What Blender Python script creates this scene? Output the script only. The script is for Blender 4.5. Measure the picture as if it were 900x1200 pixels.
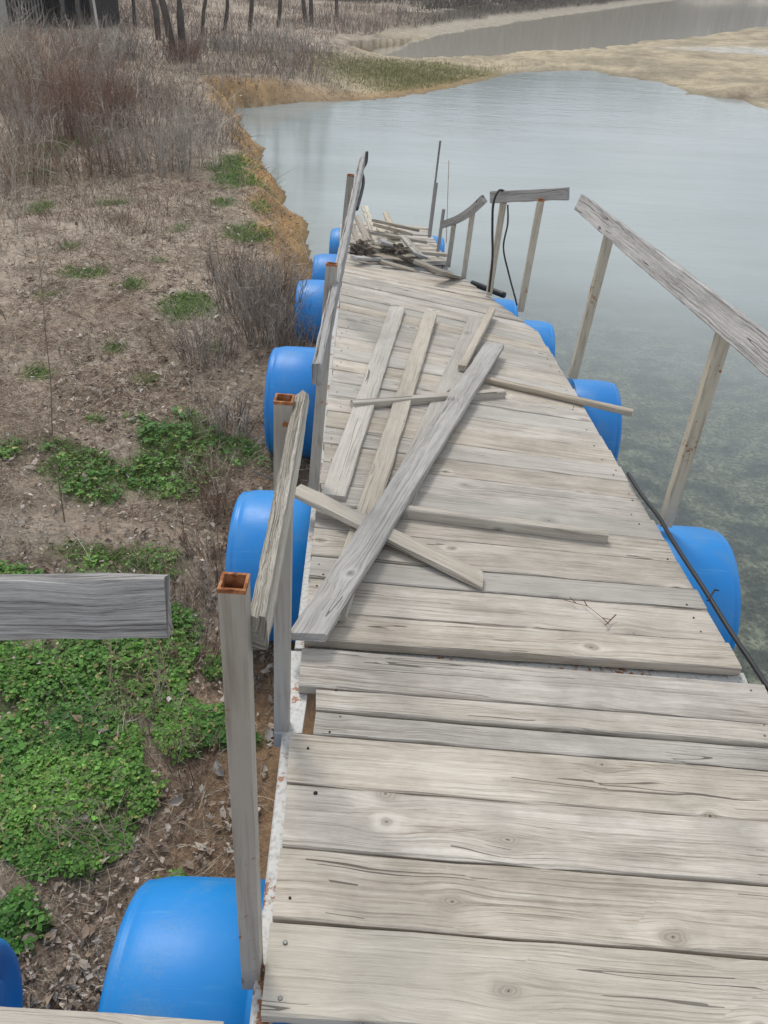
import bpy, bmesh, math, random
import numpy as np
from mathutils import Vector, Matrix
from math import radians, sin, cos, pi, sqrt
for o in list(bpy.data.objects): bpy.data.objects.remove(o)
scene = bpy.context.scene
COL = scene.collection
rnd = random.Random(7)
rng = np.random.default_rng(11)

# ------------------------------------------------------------------ camera
EYE = 2.45; PITCH = radians(33.4); ROLL = radians(3.0); FPX = 1000.0
F0 = Vector((0, cos(PITCH), -sin(PITCH)))
U0 = Vector((0, sin(PITCH), cos(PITCH))); R0 = Vector((1, 0, 0))
RV = R0*cos(ROLL) + U0*sin(ROLL); UV_ = -R0*sin(ROLL) + U0*cos(ROLL)
cam_d = bpy.data.cameras.new('camera'); cam = bpy.data.objects.new('camera', cam_d); COL.objects.link(cam)
m = Matrix((RV, UV_, -F0)).transposed().to_4x4(); m.translation = (0, 0, EYE); cam.matrix_world = m
cam_d.sensor_fit = 'VERTICAL'; cam_d.sensor_height = 36; cam_d.lens = 36*FPX/1200
cam_d.clip_start = 0.05; cam_d.clip_end = 3000
scene.camera = cam

# ------------------------------------------------------------------ world, sun, exposure
SUN_EL = radians(56); SUN_AZ = radians(-25)      # azimuth the light comes from, clockwise from +Y
w = bpy.data.worlds.new('World'); scene.world = w; w.use_nodes = True
nt = w.node_tree; nt.nodes.clear()
sky = nt.nodes.new('ShaderNodeTexSky'); sky.sky_type = 'NISHITA'; sky.sun_disc = False
sky.sun_elevation = SUN_EL; sky.sun_rotation = SUN_AZ; sky.dust_density = 3; sky.air_density = 1.2
tc = nt.nodes.new('ShaderNodeTexCoord'); mp = nt.nodes.new('ShaderNodeMapping'); mp.inputs['Scale'].default_value = (1, 1, 2.6)
no = nt.nodes.new('ShaderNodeTexNoise'); no.inputs['Scale'].default_value = 2.3; no.inputs['Detail'].default_value = 6; no.inputs['Roughness'].default_value = .55
cr = nt.nodes.new('ShaderNodeValToRGB')
cr.color_ramp.elements[0].position = .30; cr.color_ramp.elements[0].color = (3.0, 3.7, 4.8, 1)
cr.color_ramp.elements[1].position = .66; cr.color_ramp.elements[1].color = (8.2, 8.35, 8.5, 1)
mx = nt.nodes.new('ShaderNodeMix'); mx.data_type = 'RGBA'; mx.inputs[0].default_value = .86
bg = nt.nodes.new('ShaderNodeBackground'); bg.inputs[1].default_value = .115
ow = nt.nodes.new('ShaderNodeOutputWorld')
L = nt.links.new
L(tc.outputs['Generated'], mp.inputs[0]); L(mp.outputs[0], no.inputs['Vector']); L(no.outputs[0], cr.inputs[0])
L(sky.outputs[0], mx.inputs[6]); L(cr.outputs[0], mx.inputs[7]); L(mx.outputs[2], bg.inputs[0]); L(bg.outputs[0], ow.inputs[0])
sd_ = bpy.data.lights.new('sun', 'SUN'); sd_.energy = 1.5; sd_.angle = radians(14); sd_.color = (1, .955, .89)
so = bpy.data.objects.new('sun', sd_); COL.objects.link(so)
sv = Vector((sin(SUN_AZ)*cos(SUN_EL), cos(SUN_AZ)*cos(SUN_EL), sin(SUN_EL)))
so.rotation_euler = sv.to_track_quat('Z', 'Y').to_euler()
scene.view_settings.view_transform = 'Standard'; scene.view_settings.look = 'None'
scene.view_settings.exposure = 0.38; scene.view_settings.gamma = 1
scene.render.engine = 'CYCLES'

# ------------------------------------------------------------------ helpers
def at(x, y, z=None, Y=None):
    """world point on the sight line of photo pixel (x, y) at height z or at ground distance Y"""
    d = F0 + RV*((x-450)/FPX) + UV_*((600-y)/FPX)
    t = (z-EYE)/d.z if z is not None else Y/d.y
    return Vector((0, 0, EYE)) + d*t
def tag(o, label=None, cat=None, group=None, kind=None):
    for k, v in (('label', label), ('category', cat), ('group', group), ('kind', kind)):
        if v: o[k] = v
    return o
def empty(name, loc=(0, 0, 0)):
    o = bpy.data.objects.new(name, None); COL.objects.link(o); o.location = loc; o.empty_display_size = .1
    return o
def link(name, me, mats, parent=None):
    o = bpy.data.objects.new(name, me); COL.objects.link(o)
    for mt in (mats if isinstance(mats, (list, tuple)) else [mats]): me.materials.append(mt)
    if parent is not None:
        o.parent = parent
        o.location = -Vector(parent_world(parent))
    return o
def parent_world(p):
    v = Vector(p.location)
    while p.parent: p = p.parent; v += Vector(p.location)
    return v
class MB:
    def __init__(s): s.v = []; s.f = []; s.uv = []; s.m = []
    def face(s, pts, uvs=None, m=0):
        i = len(s.v); s.v += [tuple(p) for p in pts]; s.f.append(tuple(range(i, i+len(pts))))
        s.uv += uvs if uvs else [(0, 0)]*len(pts); s.m.append(m)
    def rings(s, rings, uvr=None, cap=True, m=0, closed=True):
        base = len(s.v); n = len(rings[0])
        for r in rings: s.v += [tuple(p) for p in r]
        for k in range(len(rings)-1):
            for j in range(n if closed else n-1):
                j2 = (j+1) % n
                s.f.append((base+k*n+j, base+k*n+j2, base+(k+1)*n+j2, base+(k+1)*n+j)); s.m.append(m)
                if uvr: s.uv += [uvr(k, j), uvr(k, j+1), uvr(k+1, j+1), uvr(k+1, j)]
                else: s.uv += [(0, 0)]*4
        if cap:
            s.f.append(tuple(base+j for j in reversed(range(n)))); s.m.append(m)
            s.uv += [(uvr(0, j) if uvr else (0, 0)) for j in reversed(range(n))]
            e = base+(len(rings)-1)*n
            s.f.append(tuple(e+j for j in range(n))); s.m.append(m)
            s.uv += [(uvr(len(rings)-1, j) if uvr else (0, 0)) for j in range(n)]
    def build(s, name, mats, parent=None, smooth=False):
        me = bpy.data.meshes.new(name); me.from_pydata(s.v, [], s.f)
        uvl = me.uv_layers.new(name='UVMap'); uvl.data.foreach_set('uv', [c for p in s.uv for c in p])
        me.polygons.foreach_set('material_index', s.m)
        if smooth: me.polygons.foreach_set('use_smooth', [True]*len(s.f))
        me.update()
        return link(name, me, mats, parent)
def frame(d, up=Vector((0, 0, 1))):
    d = d.normalized(); s = d.cross(up)
    if s.length < 1e-4: s = d.cross(Vector((0, 1, 0)))
    s.normalize(); return d, s, s.cross(d).normalized()
def board(mb, p0, p1, wd, th, up=Vector((0, 0, 1)), bow=0.0, twist=0.0, seg=None, wear=.0012, endskew=(0, 0), taper=(1, 1), m=0):
    """sawn board; p0, p1 are the centre of its TOP face at both ends"""
    p0 = Vector(p0); p1 = Vector(p1); d, s, u = frame(p1-p0, up); Ln = (p1-p0).length
    n = seg or max(3, int(Ln/.09)); c = min(.0035, th*.2)
    prof = [(-wd/2, -c), (-wd/2+c, 0), (wd/2-c, 0), (wd/2, -c), (wd/2, -th+c), (wd/2-c, -th), (-wd/2+c, -th), (-wd/2, -th+c)]
    per = [0]
    for j in range(8):
        a = prof[j]; b = prof[(j+1) % 8]; per.append(per[-1]+sqrt((a[0]-b[0])**2+(a[1]-b[1])**2))
    ou, ov = rnd.uniform(0, 60), rnd.uniform(0, 60); rings = []
    for k in range(n+1):
        t = k/n; tw = twist*(t-.5); bo = bow*4*t*(1-t); r = []
        k_ = taper[0]*(1-t)+taper[1]*t
        for a, b in prof:
            a *= k_
            jx = rnd.gauss(0, wear); jz = rnd.gauss(0, wear*.5)
            sk = endskew[0]*(a/wd) if k == 0 else (endskew[1]*(a/wd) if k == n else 0)
            q = p0 + d*(t*Ln+sk) + s*((a+jx)*cos(tw)-(b+jz)*sin(tw)) + u*((b+jz)*cos(tw)+(a+jx)*sin(tw)+bo)
            r.append(q)
        rings.append(r)
    mb.rings(rings, lambda k, j: (ou+k/n*Ln, ov+per[j]), m=m)
    return d, s, u
def tube(mb, pts, r, n=8, m=0, cap=True):
    pts = [Vector(p) for p in pts]; rings = []; up = Vector((0, 0, 1))
    for i, p in enumerate(pts):
        d = (pts[min(i+1, len(pts)-1)]-pts[max(i-1, 0)]); d, s, u = frame(d, up)
        rr = r[i] if isinstance(r, (list, tuple)) else r
        rings.append([p + s*(rr*cos(2*pi*j/n)) + u*(rr*sin(2*pi*j/n)) for j in range(n)])
    mb.rings(rings, lambda k, j: (k*.1, j/n), cap=cap, m=m)
def smooth_path(pts, k=6):
    pts = [Vector(p) for p in pts]; out = []
    P = [pts[0]] + pts + [pts[-1]]
    for i in range(1, len(P)-2):
        for q in range(k):
            t = q/k; a, b, c, d = P[i-1], P[i], P[i+1], P[i+2]
            out.append(.5*((2*b)+(c-a)*t+(2*a-5*b+4*c-d)*t*t+(-a+3*b-3*c+d)*t**3))
    return out+[pts[-1]]
def hollow(mb, p0, p1, w_, wall=.003, depth=.2, bend=None, m=0):
    """square tube, open at the top (p1)"""
    p0 = Vector(p0); p1 = Vector(p1); d = (p1-p0).normalized()
    s = Vector((1, 0, 0)); s = (s-d*s.dot(d)).normalized(); u = d.cross(s)
    def sq(c, h): return [c+s*h*a+u*h*b for a, b in ((-1, -1), (1, -1), (1, 1), (-1, 1))]
    Ln = (p1-p0).length; n = 8
    mb.rings([sq(p0+d*Ln*k/n, w_/2) for k in range(n+1)], lambda k, j: (k/n*Ln, j*w_), cap=False, m=m)
    return sq, d

# ------------------------------------------------------------------ materials
class G:
    def __init__(s, name, rough=.8, spec=.3):
        s.mat = bpy.data.materials.new(name); s.mat.use_nodes = True; s.t = s.mat.node_tree
        s.b = s.t.nodes['Principled BSDF']; s.b.inputs['Roughness'].default_value = rough
        s.b.inputs['Specular IOR Level'].default_value = spec
        s.out = s.t.nodes['Material Output']
    def n(s, typ, **k):
        o = s.t.nodes.new(typ)
        for a, v in k.items(): setattr(o, a, v)
        return o
    def set(s, sock, v):
        if isinstance(v, bpy.types.NodeSocket): s.t.links.new(v, sock)
        else: sock.default_value = v
    def math(s, op, a, b=0.0, c=None, clamp=False):
        o = s.n('ShaderNodeMath', operation=op, use_clamp=clamp); s.set(o.inputs[0], a); s.set(o.inputs[1], b)
        if c is not None: s.set(o.inputs[2], c)
        return o.outputs[0]
    def noise(s, vec, scale=5, detail=4, rough=.55, dist=0):
        o = s.n('ShaderNodeTexNoise'); s.set(o.inputs['Vector'], vec); o.inputs['Scale'].default_value = scale
        o.inputs['Detail'].default_value = detail; o.inputs['Roughness'].default_value = rough; o.inputs['Distortion'].default_value = dist
        return o.outputs[0]
    def ramp(s, fac, stops):
        o = s.n('ShaderNodeValToRGB'); s.set(o.inputs[0], fac); e = o.color_ramp.elements
        while len(e) < len(stops): e.new(.5)
        for q, (p, c) in zip(e, stops): q.position = p; q.color = (c, c, c, 1) if isinstance(c, (int, float)) else (*c, 1)
        return o.outputs[0]
    def mix(s, f, a, b, mode='MIX'):
        o = s.n('ShaderNodeMix', data_type='RGBA', blend_type=mode)
        s.set(o.inputs[0], f)
        for k, v in ((6, a), (7, b)): s.set(o.inputs[k], v if isinstance(v, bpy.types.NodeSocket) else (*v, 1))
        return o.outputs[2]
    def comb(s, x, y, z=0.0):
        o = s.n('ShaderNodeCombineXYZ'); s.set(o.inputs[0], x); s.set(o.inputs[1], y); s.set(o.inputs[2], z); return o.outputs[0]
    def sep(s, v):
        o = s.n('ShaderNodeSeparateXYZ'); s.set(o.inputs[0], v); return o.outputs
    def coord(s, which='Object'): return s.n('ShaderNodeTexCoord').outputs[which]
    def pos(s): return s.n('ShaderNodeNewGeometry').outputs['Position']
    def bump(s, h, strength=.5, dist=.01):
        o = s.n('ShaderNodeBump'); o.inputs['Strength'].default_value = strength; o.inputs['Distance'].default_value = dist
        s.set(o.inputs['Height'], h); s.t.links.new(o.outputs[0], s.b.inputs['Normal'])
    def col(s, c): s.set(s.b.inputs['Base Color'], c if isinstance(c, bpy.types.NodeSocket) else (*c, 1)); return s

def wood(name, light, mid, dark, knots=.25, contrast=1.0, crack=.5, stain=.35, bump=.6):
    g = G(name, .85, .2); uv = g.coord('UV'); u, v, _ = g.sep(uv)
    rand = g.n('ShaderNodeObjectInfo').outputs['Random']
    vo = g.n('ShaderNodeTexVoronoi', voronoi_dimensions='2D', feature='F1'); vo.inputs['Scale'].default_value = 1
    kw = g.n('ShaderNodeTexNoise'); kw.inputs['Scale'].default_value = 1; g.set(kw.inputs['Vector'], g.comb(g.math('MULTIPLY', u, 22.0), g.math('MULTIPLY', v, 34.0))); kws = g.sep(kw.outputs['Color'])
    kc = g.comb(g.math('MULTIPLY_ADD', g.math('SUBTRACT', kws[0], .5), .13, g.math('MULTIPLY', u, 4.2)), g.math('MULTIPLY_ADD', g.math('SUBTRACT', kws[1], .5), .13, g.math('MULTIPLY', v, 6.5))); g.set(vo.inputs['Vector'], kc)
    d = vo.outputs['Distance']; posn = g.sep(vo.outputs['Position']); cell = g.sep(vo.outputs['Color'])
    gate = g.math('LESS_THAN', cell[0], knots)
    infl = g.math('MULTIPLY', g.math('POWER', 2.718, g.math('MULTIPLY', g.math('MULTIPLY', d, d), -14.0)), gate)
    kv = g.math('MULTIPLY', v, 6.5); dv = g.math('SUBTRACT', kv, posn[1])
    # grain lines bulge round each knot
    wob = g.math('MULTIPLY', g.math('SUBTRACT', g.noise(g.comb(g.math('MULTIPLY', u, 2.2), g.math('MULTIPLY', v, 7.0), rand), 1, 3), .5), .022)
    v2 = g.math('ADD', g.math('ADD', v, wob), g.math('MULTIPLY', g.math('MULTIPLY', dv, infl), -.10))
    grain = g.noise(g.comb(g.math('MULTIPLY', u, 2.6), g.math('MULTIPLY', v2, 150.0), rand), 1, 6, .72)
    fine = g.noise(g.comb(g.math('MULTIPLY', u, 14.0), g.math('MULTIPLY', v2, 420.0), rand), 1, 3, .7)
    broad = g.noise(g.comb(g.math('MULTIPLY', u, 2.0), g.math('MULTIPLY', v2, 16.0), rand), 1, 4, .6)
    blot = g.noise(g.comb(g.math('MULTIPLY', u, 5.0), g.math('MULTIPLY', v, 9.0), rand), 1, 5, .65)
    tot = g.math('ADD', g.math('ADD', g.math('MULTIPLY', grain, .42), g.math('MULTIPLY', fine, .30)), g.math('MULTIPLY', broad, .28))
    lo = .5-.135/contrast; hi = .5+.115/contrast
    c = g.ramp(tot, [(lo, dark), (.46, mid), (hi, light)])
    c = g.mix(g.ramp(blot, [(.42, 0.0), (.72, stain)]), c, tuple(x*.62 for x in mid))
    ln = g.noise(g.comb(g.math('MULTIPLY', u, 1.7), g.math('MULTIPLY', v2, 190.0), g.math('ADD', rand, 5.0)), 1, 3, .6)
    lnm = g.noise(g.comb(g.math('MULTIPLY', u, 1.6), g.math('MULTIPLY', v, 14.0), g.math('ADD', rand, 2.0)), 1, 3)
    lines = g.math('MULTIPLY', g.ramp(ln, [(.34, 1.0), (.45, 0.0)]), g.ramp(lnm, [(.38, .12), (.62, .85)]))
    c = g.mix(g.math('MULTIPLY', lines, min(1.0, .52*contrast)), c, tuple(x*.8 for x in dark))
    # knots: ringed, brownish-grey, dark heart
    rings = g.math('SINE', g.math('MULTIPLY', g.math('ADD', d, g.math('MULTIPLY', blot, .10)), 150.0))
    kcol = g.mix(g.math('MULTIPLY_ADD', rings, .22, .5), tuple(x*.50 for x in mid), tuple(x*.92 for x in mid))
    kr = g.math('MULTIPLY_ADD', cell[1], .08, .07)
    km = g.math('MULTIPLY', g.math('SUBTRACT', 1.0, g.math('SMOOTH_MIN', g.math('DIVIDE', d, kr), 1.0, .25), clamp=True), gate)
    km = g.math('MULTIPLY', km, 1.9, clamp=True)
    halo = g.math('MULTIPLY', g.ramp(d, [(.06, .7), (.20, 0.0)]), gate); c = g.mix(halo, c, g.mix(g.math('GREATER_THAN', cell[2], .5), tuple(x*1.05 for x in light), tuple(x*.70 for x in mid)))
    heart = g.math('MULTIPLY', g.math('LESS_THAN', d, .014), gate)
    c = g.mix(km, c, kcol); c = g.mix(g.math('MULTIPLY', heart, .8), c, tuple(x*.35 for x in dark))
    # drying cracks along the grain
    cn = g.noise(g.comb(g.math('MULTIPLY', u, .45), g.math('MULTIPLY', v2, 17.0), g.math('ADD', rand, 3.0)), 1, 2)
    cm = g.noise(g.comb(g.math('MULTIPLY', u, 2.1), g.math('MULTIPLY', v, 10.0), g.math('ADD', rand, 9.0)), 1, 2)
    cl = g.math('MULTIPLY', g.math('LESS_THAN', g.math('ABSOLUTE', g.math('SUBTRACT', cn, .47)), .0045), g.math('GREATER_THAN', cm, 63e-2-.12*crack))
    c = g.mix(g.math('MULTIPLY', cl, .72), c, tuple(x*.28 for x in dark))
    vary = g.n('ShaderNodeHueSaturation'); g.set(vary.inputs['Color'], c)
    g.set(vary.inputs['Value'], g.math('MULTIPLY_ADD', rand, .22, .89)); vary.inputs['Hue'].default_value = .5
    g.set(vary.inputs['Saturation'], g.math('MULTIPLY_ADD', g.math('FRACT', g.math('MULTIPLY', rand, 7.3)), .5, .75))
    g.col(vary.outputs[0])
    g.bump(g.math('SUBTRACT', g.math('SUBTRACT', tot, g.math('MULTIPLY', lines, .35)), g.math('MULTIPLY', cl, .8)), bump*1.3, .006)
    return g.mat
M = {}
M['deck'] = wood('weathered_deck_wood', (.60, .555, .49), (.425, .38, .32), (.17, .14, .108), knots=.28, stain=.7)
M['deck_b'] = wood('weathered_deck_wood_plain', (.54, .50, .44), (.41, .375, .32), (.20, .172, .138), knots=.25, contrast=.85)
M['loose'] = wood('loose_board_wood', (.56, .50, .42), (.42, .37, .30), (.22, .18, .135), knots=.15)
M['loose_grey'] = wood('loose_board_grey', (.50, .485, .46), (.37, .355, .335), (.19, .18, .165), knots=.2, contrast=1.15)
M['rail'] = wood('grey_rail_wood', (.52, .50, .475), (.34, .325, .31), (.13, .12, .115), knots=.0, contrast=1.35, crack=1.2, stain=.3, bump=1.0)
M['pile'] = wood('pile_wood', (.42, .37, .29), (.30, .26, .20), (.15, .12, .09), knots=.1, contrast=1.1)
M['split'] = wood('split_bright_wood', (.72, .67, .58), (.54, .49, .40), (.22, .18, .14), knots=.05, contrast=1.3, crack=1.0, bump=1.4)

def painted(name, base, rustamt, rough=.45):
    g = G(name, rough, .4); p = g.pos(); n1 = g.noise(p, 9, 6, .6); n2 = g.noise(p, 60, 4, .6); n3 = g.noise(p, 4, 3)
    c = g.mix(g.ramp(n3, [(.35, 0.0), (.7, .5)]), base, tuple(x*.78 for x in base))
    msk = g.ramp(g.math('ADD', g.math('MULTIPLY', n1, .6), g.math('MULTIPLY', n2, .4)), [(rustamt, 0.0), (rustamt+.03, 1.0)])
    rc = g.ramp(n2, [(.3, (.10, .035, .015)), (.7, (.30, .12, .045))])
    st = g.sep(p); dr = g.noise(g.comb(g.math('MULTIPLY', st[0], 90.0), g.math('MULTIPLY', st[1], 90.0), g.math('MULTIPLY', st[2], 4.0)), 1, 4, .6)
    c = g.mix(g.ramp(dr, [(.48, 0.0), (.70, .55)]), c, (.17, .13, .095))
    g.col(g.mix(msk, c, rc)); g.bump(n2, .15, .002)
    return g.mat
M['post'] = painted('beige_grey_post_paint', (.36, .33, .285), .60)
M['post_light'] = painted('cream_post_paint', (.50, .45, .36), .60)
M['frame'] = painted('white_rusty_frame_paint', (.50, .50, .48), .56)
g = G('rust', .9, .2); n1 = g.noise(g.pos(), 80, 5); g.col(g.ramp(n1, [(.3, (.12, .04, .018)), (.5, (.32, .13, .055)), (.75, (.50, .26, .14))])); g.bump(n1, .5, .003); M['rust'] = g.mat
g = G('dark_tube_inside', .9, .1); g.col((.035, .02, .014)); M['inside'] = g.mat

g = G('blue_plastic', .36, .42); p = g.coord('Object'); n1 = g.noise(p, 7, 4); n2 = g.noise(p, 160, 3); n3 = g.noise(g.pos(), 1.4, 3)
c = g.mix(g.ramp(n3, [(.3, 0.0), (.7, 1.0)]), (.006, .185, .54), (.009, .235, .62))
dirt = g.ramp(g.math('ADD', g.math('MULTIPLY', n1, .7), g.math('MULTIPLY', n2, .3)), [(.50, 0.0), (.68, .38)])
scr0 = g.noise(g.comb(g.math('MULTIPLY', g.sep(p)[0], 5.0), g.math('MULTIPLY', g.sep(p)[1], 45.0), g.math('MULTIPLY', g.sep(p)[2], 45.0)), 1, 5, .7)
c = g.mix(g.ramp(scr0, [(.60, 0.0), (.70, .35)]), c, (.10, .33, .60))
c = g.mix(dirt, c, (.16, .27, .36))
z = g.sep(g.pos())[2]
wl = g.ramp(g.math('ADD', z, g.math('MULTIPLY', g.math('SUBTRACT', n1, .5), .14)), [(.10, .7), (.24, 0.0)])
g.col(g.mix(wl, c, (.10, .085, .06))); px_ = g.sep(p); scr = g.noise(g.comb(g.math('MULTIPLY', px_[0], 6.0), g.math('MULTIPLY', px_[1], 60.0), g.math('MULTIPLY', px_[2], 60.0)), 1, 5, .7)
g.set(g.b.inputs['Roughness'], g.ramp(n1, [(.3, .34), (.7, .55)])); g.bump(g.math('ADD', n1, g.math('MULTIPLY', scr, .3)), .12, .01); M['blue'] = g.mat
g = G('black_rubber', .5, .4); g.col((.016, .016, .018)); M['black'] = g.mat
g = G('screw_steel', .5, .5); g.b.inputs['Metallic'].default_value = .7; g.col((.16, .16, .15)); M['screw'] = g.mat
g = G('dark_screw', .8, .2); g.col((.03, .025, .022)); M['screw_dark'] = g.mat
g = G('matted_rag', .95, .1); n1 = g.noise(g.coord('Object'), 26, 6, .7); g.col(g.ramp(n1, [(.35, (.035, .028, .022)), (.52, (.16, .13, .105)), (.7, (.36, .32, .26))])); g.bump(n1, 1.0, .03); M['rag'] = g.mat

# colour-attribute material for leaves, twigs
def attr_mat(name, rough=.8, spec=.15, trans=0.0, noise_amt=.25):
    g = G(name, rough, spec); a = g.n('ShaderNodeVertexColor'); a.layer_name = 'Col'
    n1 = g.noise(g.pos(), 45, 3); c = g.mix(g.ramp(n1, [(.3, noise_amt), (.7, 0.0)]), a.outputs[0], (.05, .045, .035))
    g.col(c)
    if trans:
        tr = g.n('ShaderNodeBsdfTranslucent'); g.t.links.new(c, tr.inputs[0]); ms = g.n('ShaderNodeMixShader'); ms.inputs[0].default_value = trans
        g.t.links.new(g.b.outputs[0], ms.inputs[1]); g.t.links.new(tr.outputs[0], ms.inputs[2]); g.t.links.new(ms.outputs[0], g.out.inputs[0])
    return g.mat
M['leaf'] = attr_mat('green_leaf', .5, .3, .3, .0)
M['dry'] = attr_mat('dry_plant', .9, .1, 0, .1)
def flatm(name, c, c2=None, scale=12, rough=.9, b=.3):
    g = G(name, rough, .15); n1 = g.noise(g.pos(), scale, 5); g.col(g.ramp(n1, [(.3, c), (.7, c2 or tuple(x*.6 for x in c))])); g.bump(n1, b, .02); return g.mat
M['bark'] = flatm('bark', (.12, .105, .09), (.07, .06, .05), 9)
M['shed_wood'] = flatm('shed_wood', (.17, .16, .145), (.09, .083, .075), 14)
M['shed_dark'] = flatm('shed_dark_wood', (.05, .046, .042), (.03, .028, .026), 8)
M['plaster'] = flatm('pale_plaster', (.50, .49, .45), (.38, .37, .34), 4)
M['tin'] = flatm('grey_tin', (.27, .265, .255), (.17, .15, .135), 6)

# ------------------------------------------------------------------ terrain
shore_px = [(375, 320), (360, 285), (342, 245), (322, 205), (300, 165), (285, 138), (278, 128), (340, 122), (420, 118), (470, 114), (500, 110), (530, 104), (560, 97), (600, 88), (640, 84), (690, 83), (712, 90), (740, 92), (770, 97), (800, 108), (850, 116), (880, 125), (900, 130)]
lake = [at(x, y, 0).to_2d() for x, y in shore_px]
lake = [Vector((.62, -12)), Vector((.60, 0)), Vector((.55, 2.2)), Vector((.42, 3.6)), Vector((.15, 4.9)), Vector((-.2, 5.9)), Vector((-.50, 6.8))] + lake + [Vector((9.2, 18)), Vector((14, 17)), Vector((22, 12)), Vector((25, 0)), Vector((22, -12))]
p2n = [(418, 68), (450, 69), (520, 66), (560, 64), (600, 62), (650, 60), (700, 57), (740, 52), (780, 46), (830, 41), (870, 36), (900, 34)]
p2f = [(830, -4), (770, 3), (720, 10), (660, 19), (600, 27), (560, 33), (520, 41), (480, 48), (440, 58)]
pond = [at(x, y, 0).to_2d() for x, y in p2n] + [Vector((40, 56)), Vector((70, 66)), Vector((75, 110)), Vector((45, 106))] + [at(x, y, 0).to_2d() for x, y in p2f]
def sdist(X, Y, poly):
    P = np.array([(p.x, p.y) for p in poly]); n = len(P); best = np.full(X.shape, 1e9); ins = np.zeros(X.shape, bool)
    for i in range(n):
        a = P[i]; b = P[(i+1) % n]; e = b-a; t = np.clip(((X-a[0])*e[0]+(Y-a[1])*e[1])/(e@e), 0, 1)
        best = np.minimum(best, np.hypot(X-a[0]-t*e[0], Y-a[1]-t*e[1]))
        c = ((a[1] > Y) != (b[1] > Y)) & (X < (b[0]-a[0])*(Y-a[1])/(b[1]-a[1]+1e-12)+a[0]); ins ^= c
    return np.where(ins, -best, best)
def sst(x, a, b): t = np.clip((x-a)/(b-a), 0, 1); return t*t*(3-2*t)
# value noise
_T = rng.random((256, 256))
def vn(X, Y):
    xi = np.floor(X).astype(int); yi = np.floor(Y).astype(int); fx = X-xi; fy = Y-yi; fx = fx*fx*(3-2*fx); fy = fy*fy*(3-2*fy)
    a = _T[xi % 256, yi % 256]; b = _T[(xi+1) % 256, yi % 256]; c = _T[xi % 256, (yi+1) % 256]; d = _T[(xi+1) % 256, (yi+1) % 256]
    return (a*(1-fx)+b*fx)*(1-fy)+(c*(1-fx)+d*fx)*fy-.5
def fbm(X, Y, s, o=4):
    r = 0; a = 1
    for k in range(o): r = r+a*vn(X*s+17.3*k, Y*s+5.1*k); s = s*2.03; a *= .5
    return r
def zone_far(X, Y):   # 1 = low spit and mudflat between the two ponds
    return sst(X-(-2.2+0.10*(Y-16)), -1.0, 1.4)*sst(Y, 14, 17)
def height(X, Y):
    sl = sdist(X, Y, lake)+fbm(X, Y, 1.1, 4)*.22*sst(Y, 4, 9)+fbm(X, Y, 1.3, 5)*.5*sst(X, .5, 3)*sst(Y, 14, 18)+fbm(X, Y, 6.0, 3)*.05
    sp = sdist(X, Y, pond)+fbm(X, Y, .5, 4)*.6
    near = 1-sst(Y, 3.2, 6.2)
    dl = np.maximum(0, -.5-X)
    # left bank
    top = .14*near + (.36)*(1-near) + .10*sst(dl, 0, 1.5)*near + .035*np.minimum(dl, 14)*(1-.3*near) + fbm(X, Y, .6, 4)*.10 + fbm(X, Y, 3, 4)*.035
    wf = .5*near + .50*(1-near)
    face = sst(sl, 0, wf)
    left = top*(.25*np.clip(sl/wf, 0, 1)+.75*face)
    # spit
    spit = .03 + .14*sst(sl, 0, 2.5)*sst(sp, 0, 3) + fbm(X, Y, .5, 4)*.05*sst(sl, 0, 1.0)+fbm(X, Y, 2.5, 3)*.03*sst(sl, .1, .6)
    trk = np.exp(-((Y-(20.3+.48*(X-6)+.35*np.sin(X*.9)))/.35)**2)*sst(X, 3.5, 6)
    spit = spit-trk*.09+np.exp(-((Y-(20.9+.48*(X-6)+.35*np.sin(X*.9)))/.25)**2)*.06*sst(X, 3.5, 6)
    spit = np.where(sl > 0, np.maximum(spit*sst(sl, 0, .3), .004), spit)
    zf = zone_far(X, Y); h = left*(1-zf)+spit*zf
    # bank beyond the second pond
    beyond = sst(sp, 0, .6)*.08 + sst(sp, .5, 2.6)*.35 + sst(sp, 3.2, 5)*.45 + np.clip(sp-5, 0, 400)*.012 + fbm(X, Y, .3, 4)*.2*sst(sp, 2, 5)
    line = Y-(29.0+1.3*(X-(-1.0)))    # far side of the second pond
    bz = sst(line, 0, 3)*sst(X, -3, 2)
    h = h*(1-bz)+beyond*bz
    h = h+np.clip(Y-40, 0, 300)*.012*(1-bz)
    h = np.where(sl < 0, -(.04+.20*sst(-sl, 0, 2.6)+.25*sst(-sl, 3, 8)+.03*np.abs(fbm(X, Y, 5, 3))), h)
    h = np.where((sp < 0), -(.05+.4*sst(-sp, 0, 3)), h)
    return h, sl, sp, bz, zf
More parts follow.
